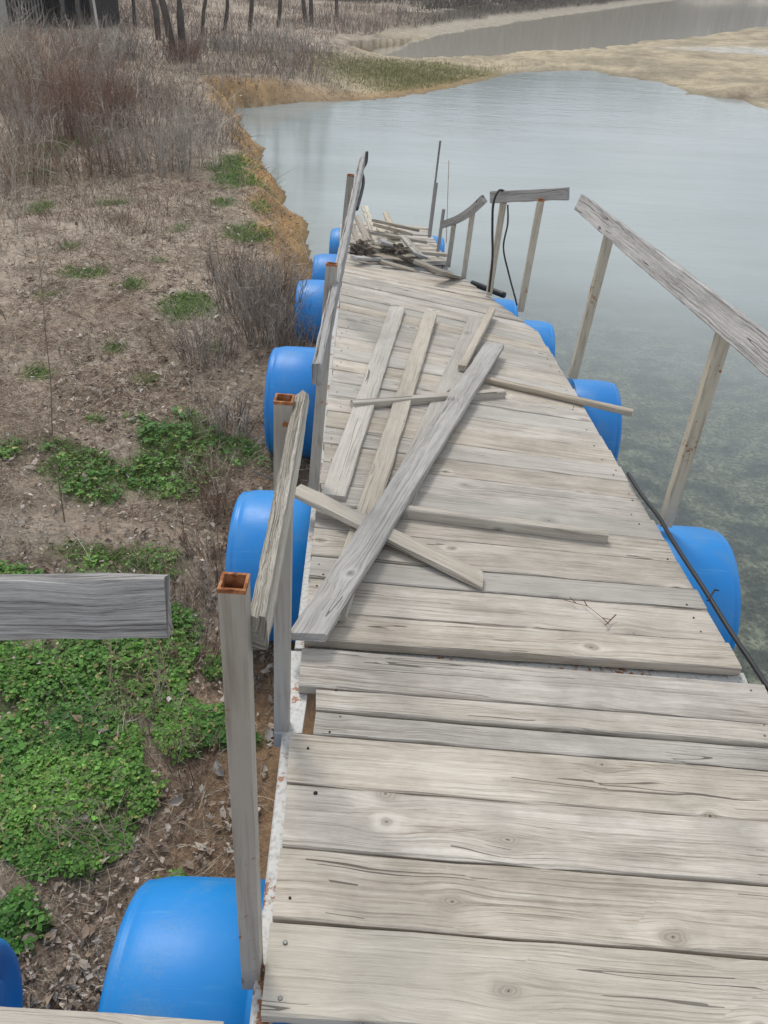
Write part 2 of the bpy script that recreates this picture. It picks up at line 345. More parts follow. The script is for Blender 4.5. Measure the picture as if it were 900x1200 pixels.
green_px = [(150, 330, 18, 6), (60, 345, 22, 7), (130, 390, 16, 6), (250, 385, 15, 6), (40, 420, 20, 8), (215, 455, 16, 7), (110, 470, 20, 8), (60, 500, 26, 9), (190, 300, 16, 5), (130, 235, 22, 6), (260, 240, 16, 6), (85, 285, 18, 5), (160, 510, 20, 8), (305, 240, 10, 10), (310, 500, 14, 8), (290, 530, 18, 10), (225, 350, 36, 14), (175, 421, 27, 12), (181, 478, 24, 9), (100, 316, 34, 9), (292, 268, 30, 10), (282, 212, 32, 16), (275, 190, 24, 12), (70, 180, 26, 14), (110, 172, 20, 8), (45, 245, 20, 9), (215, 265, 14, 5), (50, 208, 18, 7),
            (235, 535, 62, 30), (190, 565, 60, 20), (100, 565, 46, 24), (20, 549, 26, 13), (120, 590, 30, 10), (100, 665, 70, 22), (175, 660, 45, 20), (60, 800, 110, 75), (140, 780, 80, 50), (40, 900, 80, 70), (195, 760, 40, 40), (120, 880, 40, 40), (10, 720, 60, 45),
            (215, 850, 28, 30), (255, 845, 18, 22), (200, 1040, 26, 26), (330, 565, 20, 9), (340, 105, 40, 4), (50, 970, 90, 50), (110, 930, 60, 40), (20, 1080, 30, 30), (285, 860, 20, 14), (255, 780, 18, 18)]
GP = []
for x, y, a, b in green_px:
    z0 = .2 if y > 500 else (.42 if y > 150 else .4)
    c = at(x, y, z0); rx = (at(x+a, y, z0)-c).length; ry = abs(at(x, y-b, z0).y-c.y)*.5+abs(at(x, y+b, z0).y-c.y)*.5
    GP.append((c.x, c.y, rx, ry))
def greenness(X, Y):
    r = np.zeros(X.shape)
    n_ = fbm(X, Y, 3.5, 4)*.9
    for cx, cy, rx, ry in GP:
        d2 = ((X-cx)/rx)**2+((Y-cy)/ry)**2
        r = np.maximum(r, np.clip(1.05-d2*.7+n_*1.25, 0, 1)*(d2 < 3))
    return r
def spread(a, b, n, s, c0=0.0):
    t = np.linspace(np.arcsinh((a-c0)/s), np.arcsinh((b-c0)/s), n); return c0+np.sinh(t)*s
xs = spread(-260, 260, 470, 1.6, -.7); ys = spread(-14, 420, 620, 2.4, 2.0)
X, Y = np.meshgrid(xs, ys); H, SL, SP, BZ, ZF = height(X, Y)
nx, ny = len(xs), len(ys)
me = bpy.data.meshes.new('ground')
V = np.stack([X, Y, H], -1).reshape(-1, 3); idx = np.arange(nx*ny).reshape(ny, nx)
Q = np.stack([idx[:-1, :-1], idx[:-1, 1:], idx[1:, 1:], idx[1:, :-1]], -1).reshape(-1, 4)
def fast_mesh(me, V, Q):
    k = Q.shape[1]; me.vertices.add(len(V)); me.vertices.foreach_set('co', V.astype(np.float32).ravel())
    me.loops.add(Q.size); me.loops.foreach_set('vertex_index', Q.astype(np.int32).ravel())
    me.polygons.add(len(Q)); me.polygons.foreach_set('loop_start', np.arange(0, Q.size, k, dtype=np.int32))
    me.update(calc_edges=True)
def put_col(me, C):
    a = me.color_attributes.new('Col', 'FLOAT_COLOR', 'POINT'); C4 = np.ones((len(C), 4), np.float32); C4[:, :3] = C; a.data.foreach_set('color', C4.ravel())
fast_mesh(me, V, Q); me.polygons.foreach_set('use_smooth', [True]*len(Q))
def mixc(a, b, f): return a*(1-f[..., None])+b*f[..., None]
def A(*c): return np.array(c)
def ground_col(X, Y, H, SL, SP, BZ, ZF):
    n1 = fbm(X, Y, .9, 5); n2 = fbm(X, Y, 5, 4)
    c = mixc(A(.30, .24, .185), A(.41, .345, .275), np.clip(.5+n1*1.3, 0, 1))
    c = mixc(c, A(.12, .095, .07), np.clip(n2*1.2, 0, .6))
    c = mixc(c, A(.23, .14, .075), np.clip(sst(X, -.95, -.35)*(1-sst(Y, 3, 5))*.9, 0, 1))            # bare soil beside the walkway
    c = mixc(c, A(.055, .095, .028), np.clip(greenness(X, Y)*.85, 0, 1))
    # eroded ochre face of the left bank
    och = (1-sst(SL, .36, .62))*sst(Y, 4.6, 6.5)*(1-ZF); c = mixc(c, mixc(A(.42, .26, .115), A(.28, .18, .09), np.clip(.5+n2*1.6, 0, 1)), och)
    foot = (1-sst(SL, .02, .16))*sst(Y, 4.6, 6.5); c = mixc(c, A(.12, .10, .06), foot*.7)
    # spit: pale sand, olive grass, damp margins
    sand = mixc(A(.42, .35, .24), A(.29, .245, .175), np.clip(.5+n1*2.2, 0, 1)); sand = mixc(sand, A(.20, .17, .12), np.clip(n2*2.4-.25, 0, .6))
    trk = np.exp(-((Y-(20.3+.48*(X-6)+.35*np.sin(X*.9)))/.45)**2)*sst(X, 3.5, 6)*np.clip(.5+n2*2.5, 0, 1)
    sand = mixc(sand, A(.16, .12, .085), trk*.95)
    oc = at(470, 88, .1); dg = ((X-oc.x)/2.3)**2+((Y-oc.y-.35*(X-oc.x))/2.4)**2
    ol = np.clip(1.4-dg+n1, 0, 1); sand = mixc(sand, A(.21, .20, .09), ol*.75)
    br = (1-sst(SL, .0, .9))*(1-sst(X, 0.5, 3)); sand = mixc(sand, A(.33, .21, .10), br*.85)
    wet = (1-sst(SL, 0, .35)); sand = mixc(sand, A(.17, .145, .10), wet*.6)
    pc = at(880, 64, .05); pd = ((X-pc.x)/3.4)**2+((Y-pc.y)/1.6)**2; sand = mixc(sand, A(.50, .50, .48), np.clip(1.2-pd+n1, 0, 1)*.6)
    c = mixc(c, sand, ZF)
    # bank beyond the second pond: mud rim, dark weeds, pale sand, leaf litter
    b = mixc(A(.34, .30, .24), A(.095, .08, .062), sst(SP, .9, 1.5)); b = mixc(b, A(.55, .49, .40), sst(SP+n1*1.2, 2.6, 3.6)); b = mixc(b, A(.20, .165, .13), sst(SP+n1*2, 6.0, 9))
    c = mixc(c, b, BZ)
    # lake bed
    bed = mixc(A(.24, .225, .165), A(.06, .065, .05), np.clip(.45+fbm(X, Y, 9, 3)*3.4, 0, 1)); bed = mixc(bed, A(.26, .20, .12), (1-sst(-SL, 0, .55))*.8)
    c = mixc(c, bed, ((SL < 0) | (SP < 0)).astype(float))
    return np.clip(c, 0.01, 1)
put_col(me, ground_col(X, Y, H, SL, SP, BZ, ZF).reshape(-1, 3))
g = G('ground_soil', .95, .1); a = g.n('ShaderNodeVertexColor'); a.layer_name = 'Col'; p = g.pos()
n1 = g.noise(p, 38, 6, .7); n2 = g.noise(p, 9, 5, .65); n3 = g.noise(p, 150, 3, .6)
f = g.math('ADD', g.math('MULTIPLY', n1, .5), g.math('ADD', g.math('MULTIPLY', n2, .3), g.math('MULTIPLY', n3, .2)))
n4 = g.noise(p, 2.6, 8, .75); f = g.math('ADD', g.math('MULTIPLY', f, .7), g.math('MULTIPLY', n4, .3))
k = g.ramp(f, [(.36, .42), (.5, 1.0), (.64, 1.6)])
c = g.mix(1.0, a.outputs[0], k, 'MULTIPLY')
vb = g.n('ShaderNodeTexVoronoi'); vb.inputs['Scale'].default_value = 55; g.set(vb.inputs['Vector'], p); vc = g.sep(vb.outputs['Color'])
bedk = g.ramp(g.math('ADD', g.math('MULTIPLY', vc[0], .25), g.math('MULTIPLY', g.noise(p, 18, 7, .8, .6), .75)), [(.36, .38), (.5, .85), (.66, 1.7)])
uw = g.ramp(g.math('ADD', g.math('MULTIPLY', g.sep(p)[2], -1.0), 0.0), [(.02, 0.0), (.05, 1.0)])
c = g.mix(uw, c, g.mix(1.0, c, bedk, 'MULTIPLY')); g.col(c); g.bump(f, .9, .03)
M['ground'] = g.mat
tag(link('ground', me, M['ground']), kind='structure')
# height sampler for the plants
def hz(x, y):
    x = np.atleast_1d(np.asarray(x, float)); y = np.atleast_1d(np.asarray(y, float))
    i = np.clip(np.searchsorted(xs, x)-1, 0, nx-2); j = np.clip(np.searchsorted(ys, y)-1, 0, ny-2)
    fx = np.clip((x-xs[i])/(xs[i+1]-xs[i]), 0, 1); fy = np.clip((y-ys[j])/(ys[j+1]-ys[j]), 0, 1)
    return (H[j, i]*(1-fx)+H[j, i+1]*fx)*(1-fy)+(H[j+1, i]*(1-fx)+H[j+1, i+1]*fx)*fy
def gz(x, y): return float(hz(x, y)[0])

def land(px, py, z=.5):
    for _ in range(40):
        q = at(px, py, z); z = .6*z+.4*gz(q.x, q.y)
    return q
# ------------------------------------------------------------------ water
g = G('pond_water', .05, .5); t = g.t
pw_ = g.pos(); ps_ = g.sep(pw_); p = g.comb(g.math('MULTIPLY', ps_[0], .55), g.math('MULTIPLY', ps_[1], 1.5)); n1 = g.noise(p, 5.5, 4, .6, .3); n2 = g.noise(p, 1.3, 3); n3 = g.noise(p, 20, 2)
hgt = g.math('ADD', g.math('MULTIPLY', n1, .6), g.math('ADD', g.math('MULTIPLY', n2, .8), g.math('MULTIPLY', n3, .1)))
bp = g.n('ShaderNodeBump'); bp.inputs['Strength'].default_value = .20; bp.inputs['Distance'].default_value = .03; t.links.new(hgt, bp.inputs['Height'])
fr = g.n('ShaderNodeFresnel'); fr.inputs[0].default_value = 1.33; t.links.new(bp.outputs[0], fr.inputs['Normal'])
gl = g.n('ShaderNodeBsdfGlossy'); gl.inputs['Roughness'].default_value = .05; t.links.new(bp.outputs[0], gl.inputs['Normal'])
df = g.n('ShaderNodeBsdfDiffuse'); murk = g.mix(g.ramp(g.noise(p, .5, 4), [(.35, 0.0), (.65, 1.0)]), (.34, .385, .37), (.40, .45, .445)); t.links.new(murk, df.inputs[0])
tr = g.n('ShaderNodeBsdfTransparent'); tr.inputs[0].default_value = (.86, .93, .88, 1)
m1 = g.n('ShaderNodeMixShader'); m2 = g.n('ShaderNodeMixShader')
p = pw_; yy = g.sep(p); dist = g.n('ShaderNodeVectorMath', operation='LENGTH'); t.links.new(p, dist.inputs[0])
xx = g.math('ADD', g.math('MULTIPLY', yy[1], 1.0), g.math('MULTIPLY', yy[0], .35))
mu = g.ramp(g.math('DIVIDE', g.math('ADD', xx, g.math('MULTIPLY', n2, .8)), 10.0), [(.28, .04), (.58, .28), (1.0, .80)])   # clear shallows here, silty further out
t.links.new(mu, m1.inputs[0]); t.links.new(tr.outputs[0], m1.inputs[1]); t.links.new(df.outputs[0], m1.inputs[2])
t.links.new(fr.outputs[0], m2.inputs[0]); t.links.new(m1.outputs[0], m2.inputs[1]); t.links.new(gl.outputs[0], m2.inputs[2]); t.links.new(m2.outputs[0], g.out.inputs[0])
M['water'] = g.mat
def sheet(name, x0, x1, y0, y1, z, mat):
    mb = MB(); mb.face([(x0, y0, z), (x1, y0, z), (x1, y1, z), (x0, y1, z)]); return mb.build(name, mat)
tag(sheet('pond_water', -8, 26, -13, 25.9, 0, M['water']), kind='structure')
g = G('far_water', .08, .5); bpn = g.noise(g.pos(), 1.5, 3); g.col((.40, .37, .31)); g.b.inputs['Roughness'].default_value = .09; g.b.inputs['IOR'].default_value = 1.33; g.bump(bpn, .12, .02); M['far_water'] = g.mat
tag(sheet('far_pond_water', -4, 80, 24.5, 112, -.012, M['far_water']) if False else sheet('far_pond_water', -4, 80, 26.0, 112, 0, M['far_water']), kind='structure')

# ------------------------------------------------------------------ walkway sections
UP = Vector((0, 0, 1))
def lerp(a, b, t): return a+(b-a)*t
def screws(pl, pts, mat=None, r=.006):
    for q in pts:
        mb = MB(); rings = []
        for rr, dz in ((r, -.002), (r, .0012), (r*.7, .0022)): rings.append([Vector(q)+Vector((rr*cos(a*pi/4), rr*sin(a*pi/4), dz)) for a in range(8)])
        mb.rings(rings); mb.build('screw', mat or M['screw'], pl)
def section(name, label, c, ts, seed=0, gap=.009, th=.032, jit=.006, mats=('deck',), insets={}, nails=True):
    """c = near-left, near-right, far-right, far-left corners of the top; ts = board joints 0..1"""
    NL, NR, FR, FL = [Vector(p) for p in c]
    root = empty(name, (NL+NR)/2-Vector((0, 0, .1)))
    tag(root, label, 'walkway', 'sections of the plank walkway')
    for i in range(len(ts)-1):
        t0, t1 = ts[i], ts[i+1]; tm = (t0+t1)/2
        a = lerp(NL, FL, tm); b = lerp(NR, FR, tm); d = (b-a).normalized()
        wl = (lerp(NL, FL, t1)-lerp(NL, FL, t0)).length; wr = (lerp(NR, FR, t1)-lerp(NR, FR, t0)).length
        W = (wl+wr)/2; i0 = insets.get(i, 0)
        up = (d.cross((FL-NL).normalized())).normalized()
        if up.z < 0: up = -up
        jz = rnd.uniform(-.003, .003)
        def ks(e): p_ = e-d*e.dot(d); return e.dot(d)/max(.01, p_.length)
        kL, kR = ks(FL-NL), ks(FR-NR)
        a2 = a+d*(rnd.uniform(-jit, jit)+i0)+UP*jz; b2 = b+d*rnd.uniform(-jit, jit)*.6+UP*(jz+rnd.uniform(-.002, .002))
        mb = MB(); board(mb, a2, b2, W-gap*rnd.uniform(.5, 1.6), th, up, bow=rnd.uniform(-.003, .003), twist=rnd.uniform(-.02, .02), taper=(wl/W, wr/W), wear=.0011, endskew=(-kL*W+rnd.uniform(-.004, .004), -kR*W+rnd.uniform(-.004, .004)))
        pl = mb.build('plank', M[mats[i % len(mats)]] if isinstance(mats[0], str) else mats[0], root)
        if nails:
            s = (FL-NL).normalized()
            for e, (q, sg) in enumerate(((a2, 1), (b2, -1))):
                for kk in (-.28, .27):
                    if rnd.random() < (.15 if W > .16 else .5): continue
                    screws(pl, [q+d*sg*rnd.uniform(.02, .07)+s*(kk*W+rnd.uniform(-.02, .02))+up*.0005], M['screw'] if rnd.random() < .5 else M['screw_dark'], .0048 if name and th and W > .16 and NL.y < 1 else .003)
    # steel side rails and cross members under the boards
    for (p, q, off) in ((NL, FL, -.006), (NR, FR, -.012)):
        x = (NR-NL).normalized(); n_ = UP*(-th-.003)
        mb = MB(); board(mb, p+x*off+n_, q+x*off+n_, .04, .05, seg=4, wear=0); mb.build('side_beam', M['frame'], root)
    for t_ in (.04, .5, .96):
        a = lerp(NL, FL, t_); b = lerp(NR, FR, t_); x = (b-a).normalized()
        mb = MB(); board(mb, a+x*.05-UP*(th+.01), b-x*.05-UP*(th+.01), .04, .04, seg=3, wear=0); mb.build('cross_member', M['frame'], root)
    return root
def post(root, base, top, w_=.036, mat='post', rim=True):
    base = Vector(base); top = Vector(top); mb = MB(); sq, d = hollow(mb, base, top, w_)
    # inner wall
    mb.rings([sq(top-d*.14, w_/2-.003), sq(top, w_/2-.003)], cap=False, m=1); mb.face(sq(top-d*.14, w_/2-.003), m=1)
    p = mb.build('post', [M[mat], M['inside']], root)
    o = sq(top, w_/2); i = sq(top, w_/2-.0032); r = MB()
    o2 = sq(top+d*.0015, w_/2+.0004); i2 = sq(top+d*.0015, w_/2-.0036); o1 = sq(top-d*.005, w_/2+.0004)
    for k_ in range(4):
        j = (k_+1) % 4; r.face([o2[k_], o2[j], i2[j], i2[k_]]); r.face([o1[k_], o1[j], o2[j], o2[k_]]); i1 = sq(top-d*.03, w_/2-.0036); r.face([i2[k_], i2[j], i1[j], i1[k_]])
    r.build('rusty_rim', M['rust'], p)
    return p
def rail(root, p0, p1, h_, th, mat='rail', bow=0, twist=0, side=Vector((1, 0, 0)), seg=None, taper=(1, 1), skew=(0, 0), wear=.0015, name='handrail'):
    """board on edge: p0,p1 = centre of its outer face, h_ = height of the board"""
    mb = MB(); board(mb, p0, p1, h_, th, up=side, bow=bow, twist=twist, seg=seg, taper=taper, endskew=skew, wear=wear); return mb.build(name, M[mat], root)

def P(x, y, z): return at(x, y, z)
Z1 = .85
# --- near section: joints measured on its left edge
NL = Vector((-.175, .70, Z1)); FL = Vector((-.20, 1.735, Z1)); NR = Vector((1.02, .70, Z1)); FR = Vector((1.04, 1.70, Z1))
yj = [.775, .935, 1.073, 1.185, 1.335, 1.475, 1.545, 1.60, 1.735]
def yl(py): return at(330, py, Z1).y
jl = [yl(1192), yl(1077), yl(992), yl(917), yl(857), yl(829), yl(803), yl(757)]
NL.y = jl[0]; NR.y = jl[0]-.025; FL.y = jl[-1]; FR.y = jl[-1]-.050
FL.x = at(352, 757, Z1).x; NL.x = at(308, 1190, Z1).x
ts = [(y-jl[0])/(jl[-1]-jl[0]) for y in jl]
secA = section('walkway_section', 'nearest walkway section of wide pale grey boards with rusty white side beam', (NL, NR, FR, FL), ts, gap=.008, insets={4: .055, 5: .055, 3: -.0, 6: .005}, mats=('deck_b', 'deck', 'deck', 'deck', 'deck', 'deck', 'deck'))
# --- main section
BNL = at(356, 749, .845); BNR = at(871, 783, .84); BFR = Vector(at(630, 388, .60)); BFL = at(400, 335, .74)
nb = 22; tb = [0]
for i in range(nb): tb.append(tb[-1]+rnd.uniform(.8, 1.2))
tb = [t/tb[-1] for t in tb]
secB = section('walkway_section', 'long middle walkway section with the loose boards scattered across it', (BNL, BNR, BFR, BFL), tb, mats=('deck', 'deck', 'deck_b'))
# --- third section
CNL = BFL+Vector((0, .02, -.004)); CNR = BFR+Vector((-.01, .02, -.004)); CFL = at(404, 304, .60); CFR = at(540, 323, .50)
nb = 8; tb = [i/nb for i in range(nb+1)]
secC = section('walkway_section', 'third walkway section tilting to the water just before the heap of boards', (CNL, CNR, CFR, CFL), tb, mats=('deck',), nails=False)
# --- last section
DNL = CFL+Vector((-.02, .05, -.05)); DNR = at(524, 306, .42); DFR = at(500, 265, .40); DFL = at(402, 258, .42)
tb = [i/10 for i in range(11)]
secD = section('walkway_section', 'farthest walkway section beyond the heap of boards over the water', (DNL, DNR, DFR, DFL), tb, mats=('deck', 'deck_b'), nails=False)
# gap frame visible between the first two sections (hinge bar)
mb = MB(); board(mb, BNL+Vector((.02, -.03, -.042)), BNR+Vector((.02, -.03, -.042)), .12, .03, seg=4, wear=0); mb.build('hinge_bar', M['frame'], secB)
mb = MB(); board(mb, Vector((FL.x-.0, jl[5]-.05, Z1-.034)), Vector((FL.x-.0, jl[-1]+.02, Z1-.034)), .07, .006, seg=4, wear=0); mb.build('corner_plate', M['frame'], secA)
mb = MB(); board(mb, Vector((NL.x-.06, jl[0]-.03, Z1-.075)), Vector((NL.x+.05, jl[0]-.03, Z1-.075)), .05, .045, seg=3, wear=0); mb.build('bracket', M['rust'], secA)

# --- left railing
post(secA, Vector((-.205, .87, .78)), at(274, 682, Y=.87))
post(secA, Vector((-.228, 1.48, .76)), at(333, 467, Y=1.48))
# short rail on the two nearest left posts: split weathered board
a = at(302, 742, Y=.885); b = at(354, 472, Y=1.545)
def split_rail():
    mb = MB(); n = 26; rings = []; r2 = random.Random(3); h0, th0 = .064, .026
    d, s, u = frame(b-a, Vector((1, 0, 0)))   # u = outward normal-ish, s = across
    up = UP-d*UP.dot(d); up.normalize(); sd = d.cross(up).normalized()
    Ln = (b-a).length
    for k in range(n+1):
        t_ = k/n; hh = h0*(1-.50*max(0, (t_-.80)/.2)); ring = []
        off = .012*max(0, (t_-.8)/.2)
        for (x_, z_) in ((-.5, .35), (-.3, .5), (.05, .44), (.1, .5), (.42, .47), (.5, .3), (.5, -.45), (.4, -.5), (-.4, -.5), (-.5, -.4)):
            ring.append(a+d*(t_*Ln+(r2.gauss(0, .012) if k == n else 0))+sd*(x_*th0+r2.gauss(0, .0005))+up*(z_*hh+off+(r2.gauss(0, .0014) if z_ > .4 else r2.gauss(0, .0006))))
        rings.append(ring)
    mb.rings(rings, lambda k, j: (5+k/n*Ln, 3+j*.022)); return mb.build('handrail', M['split'], secA)
split_rail()
# long left rail of the middle section
post(secB, at(366, 590, .76), at(389, 309, Y=2.70)); post(secB, at(399, 318, Y=4.6), at(411, 205, Y=4.6))
ra = at(377, 440, Y=2.0); rb = at(428, 186, Y=5.1)
rail(secB, ra, rb, .06, .018, 'loose_grey', side=Vector((1, 0, 0)), bow=.0)
rail(secB, ra+Vector((-.0205, .03, -.012)), rb+Vector((-.0205, -.05, -.012)), .055, .008, 'rail', side=Vector((1, 0, 0)))
mb = MB(); tube(mb, smooth_path([at(430, 178, Y=5.1), at(429, 190, Y=5.05), at(424, 200, Y=4.95), at(426, 212, Y=4.8), at(423, 228, Y=4.6), at(418, 245, Y=4.3)]), .009, 7)
tag(mb.build('black_strap', M['black'], None, True), 'black rubber strap tied to the far end of the long left handrail', 'strap')
# --- right railing
pb1, pt1 = at(779, 614, .72), at(851, 383, Y=2.60); pb2, pt2 = at(671, 442, .62), at(716, 268, Y=4.10)
post(secB, pb1, pt1, .042, 'post_light'); post(secB, pb2, pt2, .042, 'post_light')
dR = (pt2-pt1).normalized(); o_ = Vector((-.035, 0, .045))
r0 = pt1-dR*.95+o_; r1 = at(677, 236, Y=pt2.y+.62)
rail(secB, r0, r1, .088, .028, 'rail', side=Vector((-1, 0, .35)), bow=.004)
pb3, pt3 = at(610, 364, .57), at(634, 234, Y=5.20); pb4, pt4 = at(573, 345, .56), at(590, 236, Y=5.5)
post(secC, pb3, pt3, .038, 'post_light', rim=False); post(secC, pb4, pt4, .038, 'post_light', rim=False)
rail(secC, at(664, 227, Y=5.12), at(574, 231, Y=5.5), .068, .028, 'rail', side=Vector((-.35, -1, .2)))
pb5, pt5 = at(543, 327, .47), at(554, 248, Y=6.05); pb6, pt6 = at(525, 312, .42), at(532, 262, Y=6.5)
post(secD, pb5, pt5, .034, 'post_light', rim=False); post(secD, pb6, pt6, .034, 'post_light', rim=False)
mb = MB()
rp = smooth_path([at(567, 233, Y=5.75), at(552, 247, Y=5.95), at(536, 257, Y=6.25), at(519, 263, Y=6.6)], 5)
for q in range(1): 
    rings = []
    for i, pnt in enumerate(rp):
        d = (rp[min(i+1, len(rp)-1)]-rp[max(0, i-1)]).normalized(); s = Vector((-.4, -1, .1)); s = (s-d*s.dot(d)).normalized(); u = d.cross(s)
        rings.append([pnt+s*a_*.012+u*b_*.027 for a_, b_ in ((-1, -1), (1, -1), (1, 1), (-1, 1))])
    mb.rings(rings, lambda k, j: (20+k*.06, 9+j*.04))
mb.build('handrail', M['rail'], secD)
for (x0, y0, x1, y1, Y_, r_) in ((503, 278, 511, 214, 7.2, .016), (510, 214, 516, 165, 7.2, .008), (512, 302, 520, 245, 6.8, .013)):
    mb = MB(); tube(mb, [at(x0, y0, Y=Y_), at(x1, y1, Y=Y_)], r_, 8); mb.build('rod', M['rail'] if r_ > .01 else M['tin'], secD)
mb = MB(); tube(mb, [at(523, 285, Y=7.6), at(526, 188, Y=7.6)], .004, 6); mb.build('rod', M['post_light'], secD)

# --- side platform at the bottom left
root = empty('side_platform', (-.6, .70, .75)); tag(root, 'side platform at the lower left corner with one grey handrail board', 'walkway', None)
ylp = at(130, 1183, Z1).y
mb = MB(); board(mb, Vector((-1.4, ylp-.062, Z1)), Vector((at(263, 1190, Z1).x, ylp-.078, Z1)), .14, .035); mb.build('plank', M['loose'], root)
mb = MB(); board(mb, Vector((-1.4, ylp-.215, Z1)), Vector((at(260, 1190, Z1).x, ylp-.225, Z1)), .14, .035); mb.build('plank', M['deck_b'], root)
mb = MB(); board(mb, Vector((-1.4, ylp-.06, Z1-.04)), Vector((-.24, ylp-.07, Z1-.04)), .05, .05, seg=3, wear=0); mb.build('side_beam', M['frame'], root)
ra_, rb_ = at(-700, 727, Y=.83), at(194, 712, Y=.86)
rail(root, ra_+Vector((0, 0, 0)), rb_, .082, .028, 'rail', side=Vector((0, -1, .5)), wear=.002)
post(root, Vector((-1.30, ra_.y+.035, .74)), Vector((-1.30, ra_.y+.035, ra_.z+.02)))

# ------------------------------------------------------------------ barrels
def barrel_mesh(Ln=.90, r=.29):
    prof = [(0, r*.0), (.012, r*.0+.001), (.012, r-.045), (0, r-.040), (0, r-.024), (.004, r-.016), (.014, r-.008), (.020, r-.0075), (.026, r-.010), (.032, r-.006), (.048, r-.002), (.07, r+.001), (.125, r+.002)]
    half = prof+[(.28, r+.002), (.29, r-.006), (.30, r-.006), (.31, r+.002), (Ln/2, r+.002)]
    full = half+[(Ln-x, q) for x, q in reversed(half[:-1])]
    mb = MB(); n = 72; rings = [[Vector((x, q*cos(2*pi*j/n), q*sin(2*pi*j/n))) for j in range(n)] for x, q in full]
    mb.rings(rings, cap=False); return mb
def barrel(xe, side, yc, zc, label, rz=0, Ln=.9, r=.29):
    """xe = x of the outer end; axis across the walkway"""
    root = empty('plastic_barrel', (xe, yc, zc)); root.rotation_euler = (rnd.uniform(0, 6), 0, rz if side < 0 else pi+rz)
    tag(root, label, 'barrel', 'blue barrels that float the walkway')
    mb = barrel_mesh(Ln, r)
    me = bpy.data.meshes.new('body'); me.from_pydata(mb.v, [], mb.f); me.polygons.foreach_set('use_smooth', [True]*len(mb.f)); me.update()
    me.materials.append(M['blue']); o = bpy.data.objects.new('body', me); COL.objects.link(o); o.parent = root
    for a_ in (.35, -.35):
        mc = MB(); rr = [[Vector((x, .17*sin(a_)*2+q*cos(2*pi*j/20), .12+q*sin(2*pi*j/20))) for j in range(20)] for x, q in ((.012, .034), (-.006, .034), (-.009, .028))]
        mc.rings(rr, cap=True); me2 = bpy.data.meshes.new('cap'); me2.from_pydata(mc.v, [], mc.f); me2.update(); me2.materials.append(M['blue']); c_ = bpy.data.objects.new('cap', me2); COL.objects.link(c_); c_.parent = root
    return root
BL = [(-.515, .96, .43, 'nearest left barrel, lying beside the foot of the first rusty post'),
      (-.557, 2.645, .43, 'second left barrel, half hidden behind the split handrail'),
      (-.625, 4.09, .42, 'third left barrel, nearest of those beyond the split handrail'),
      (-.654, 5.536, .31, 'fourth left barrel, with dry twigs in front of it'),
      (-.634, 6.48, .22, 'fifth left barrel, small one seen beside the top of the brown post'),
      (-.604, 7.747, .08, 'farthest left barrel, out in the water')]
for xe, yc, zc, lb in BL: barrel(xe, -1, yc, zc, 'blue plastic '+lb, rnd.uniform(-.03, .03), Ln=.9 if yc < 5 else .55, r=.29 if yc < 5 else (.28 if yc < 6 else .265))
BR = [(1.282, 2.59, .40, 'nearest right barrel, with the black cable running across it'),
      (1.223, 4.223, .27, 'second right barrel, with a thin batten sticking out over it'),
      (1.04, 5.334, .18, 'third right barrel, a small corner showing past the deck edge'),
      (.862, 5.868, .15, 'fourth right barrel, barely showing below the short rail'),
      (.414, 7.78, .04, 'farthest right barrel, beside the thin upright rods')]
for xe, yc, zc, lb in BR: barrel(xe, 1, yc, zc, 'blue plastic '+lb, rnd.uniform(-.03, .03), Ln=.9 if yc < 4 else .55, r=.29 if yc < 4 else (.28 if yc < 5.5 else .265))
b0 = at(24, 1110, .45); barrel(b0.x, 1, .80, .43, 'blue plastic barrel at the lower left corner, under the side platform')
barrel(.62, 1, .66, .44, 'blue plastic barrel under the nearest boards at the bottom edge', Ln=.9)

# ------------------------------------------------------------------ loose boards on the deck
def deck_z(px, py):
    """height of deck top under the sight line (bilinear deck of the middle section)"""
    z = .84
    for _ in range(6):
        q = at(px, py, z); t_ = min(1.0, max(0, (q.y-BNL.y)/(BFL.y-BNL.y))); lz = lerp(BNL, BFL, t_); rz = lerp(BNR, BFR, t_)
        s_ = (q.x-lz.x)/(rz.x-lz.x); z = lz.z+(rz.z-lz.z)*max(-.2, min(1.2, s_))
    return z
def loose(label, p0, p1, wd, th, lift=(0, 0), mat='loose', name='loose_board', cat='board', skew=(0, 0), bow=0, taper=(1, 1)):
    def top(p, l): z = deck_z(*p)+th+l; return at(p[0], p[1], z)
    a_, b_ = top(p0, lift[0]), top(p1, lift[1])
    mb = MB(); board(mb, a_, b_, wd, th, endskew=skew, bow=bow, twist=rnd.uniform(-.02, .02), taper=taper)
    return tag(mb.build(name, M[mat]), label, cat, 'loose boards lying on the middle section')
T = .022
# bottom layer
loose('wide loose board, leftmost of those lying lengthwise on the deck', (390, 580), (466, 359), .088, T, (.002, .002), 'deck_b')
loose('pale loose board lying lengthwise, second from the left', (391, 720), (505, 366), .075, T, (.002, .026), 'deck_b')
loose('loose plank mostly hidden under the long grey board', (462, 600), (560, 372), .10, T, (.001, .001), 'deck_b')
loose('short batten lying crosswise under the lengthwise boards, its dark end at the left', (413, 470), (591, 457), .042, .034, (.001, .001), 'loose', 'batten', 'batten')
loose('thin batten that overhangs the right edge of the deck', (566, 441), (742, 481), .034, .026, (.001, .003), 'loose', 'batten', 'batten')
loose('long batten lying crosswise right of the grey board, highest edge to the viewer', (462, 592), (713, 624), .034, .040, (.001, .001), 'loose', 'batten', 'batten')
loose('short batten with a dark hollow end beside the top of the long grey board', (542, 428), (577, 360), .040, .03, (.024, .024), 'loose', 'batten', 'batten')
loose('slanting board that runs from the left deck edge under the grey board', (347, 571), (566, 678), .066, T, (.05, .001), 'loose', skew=(0, .035))
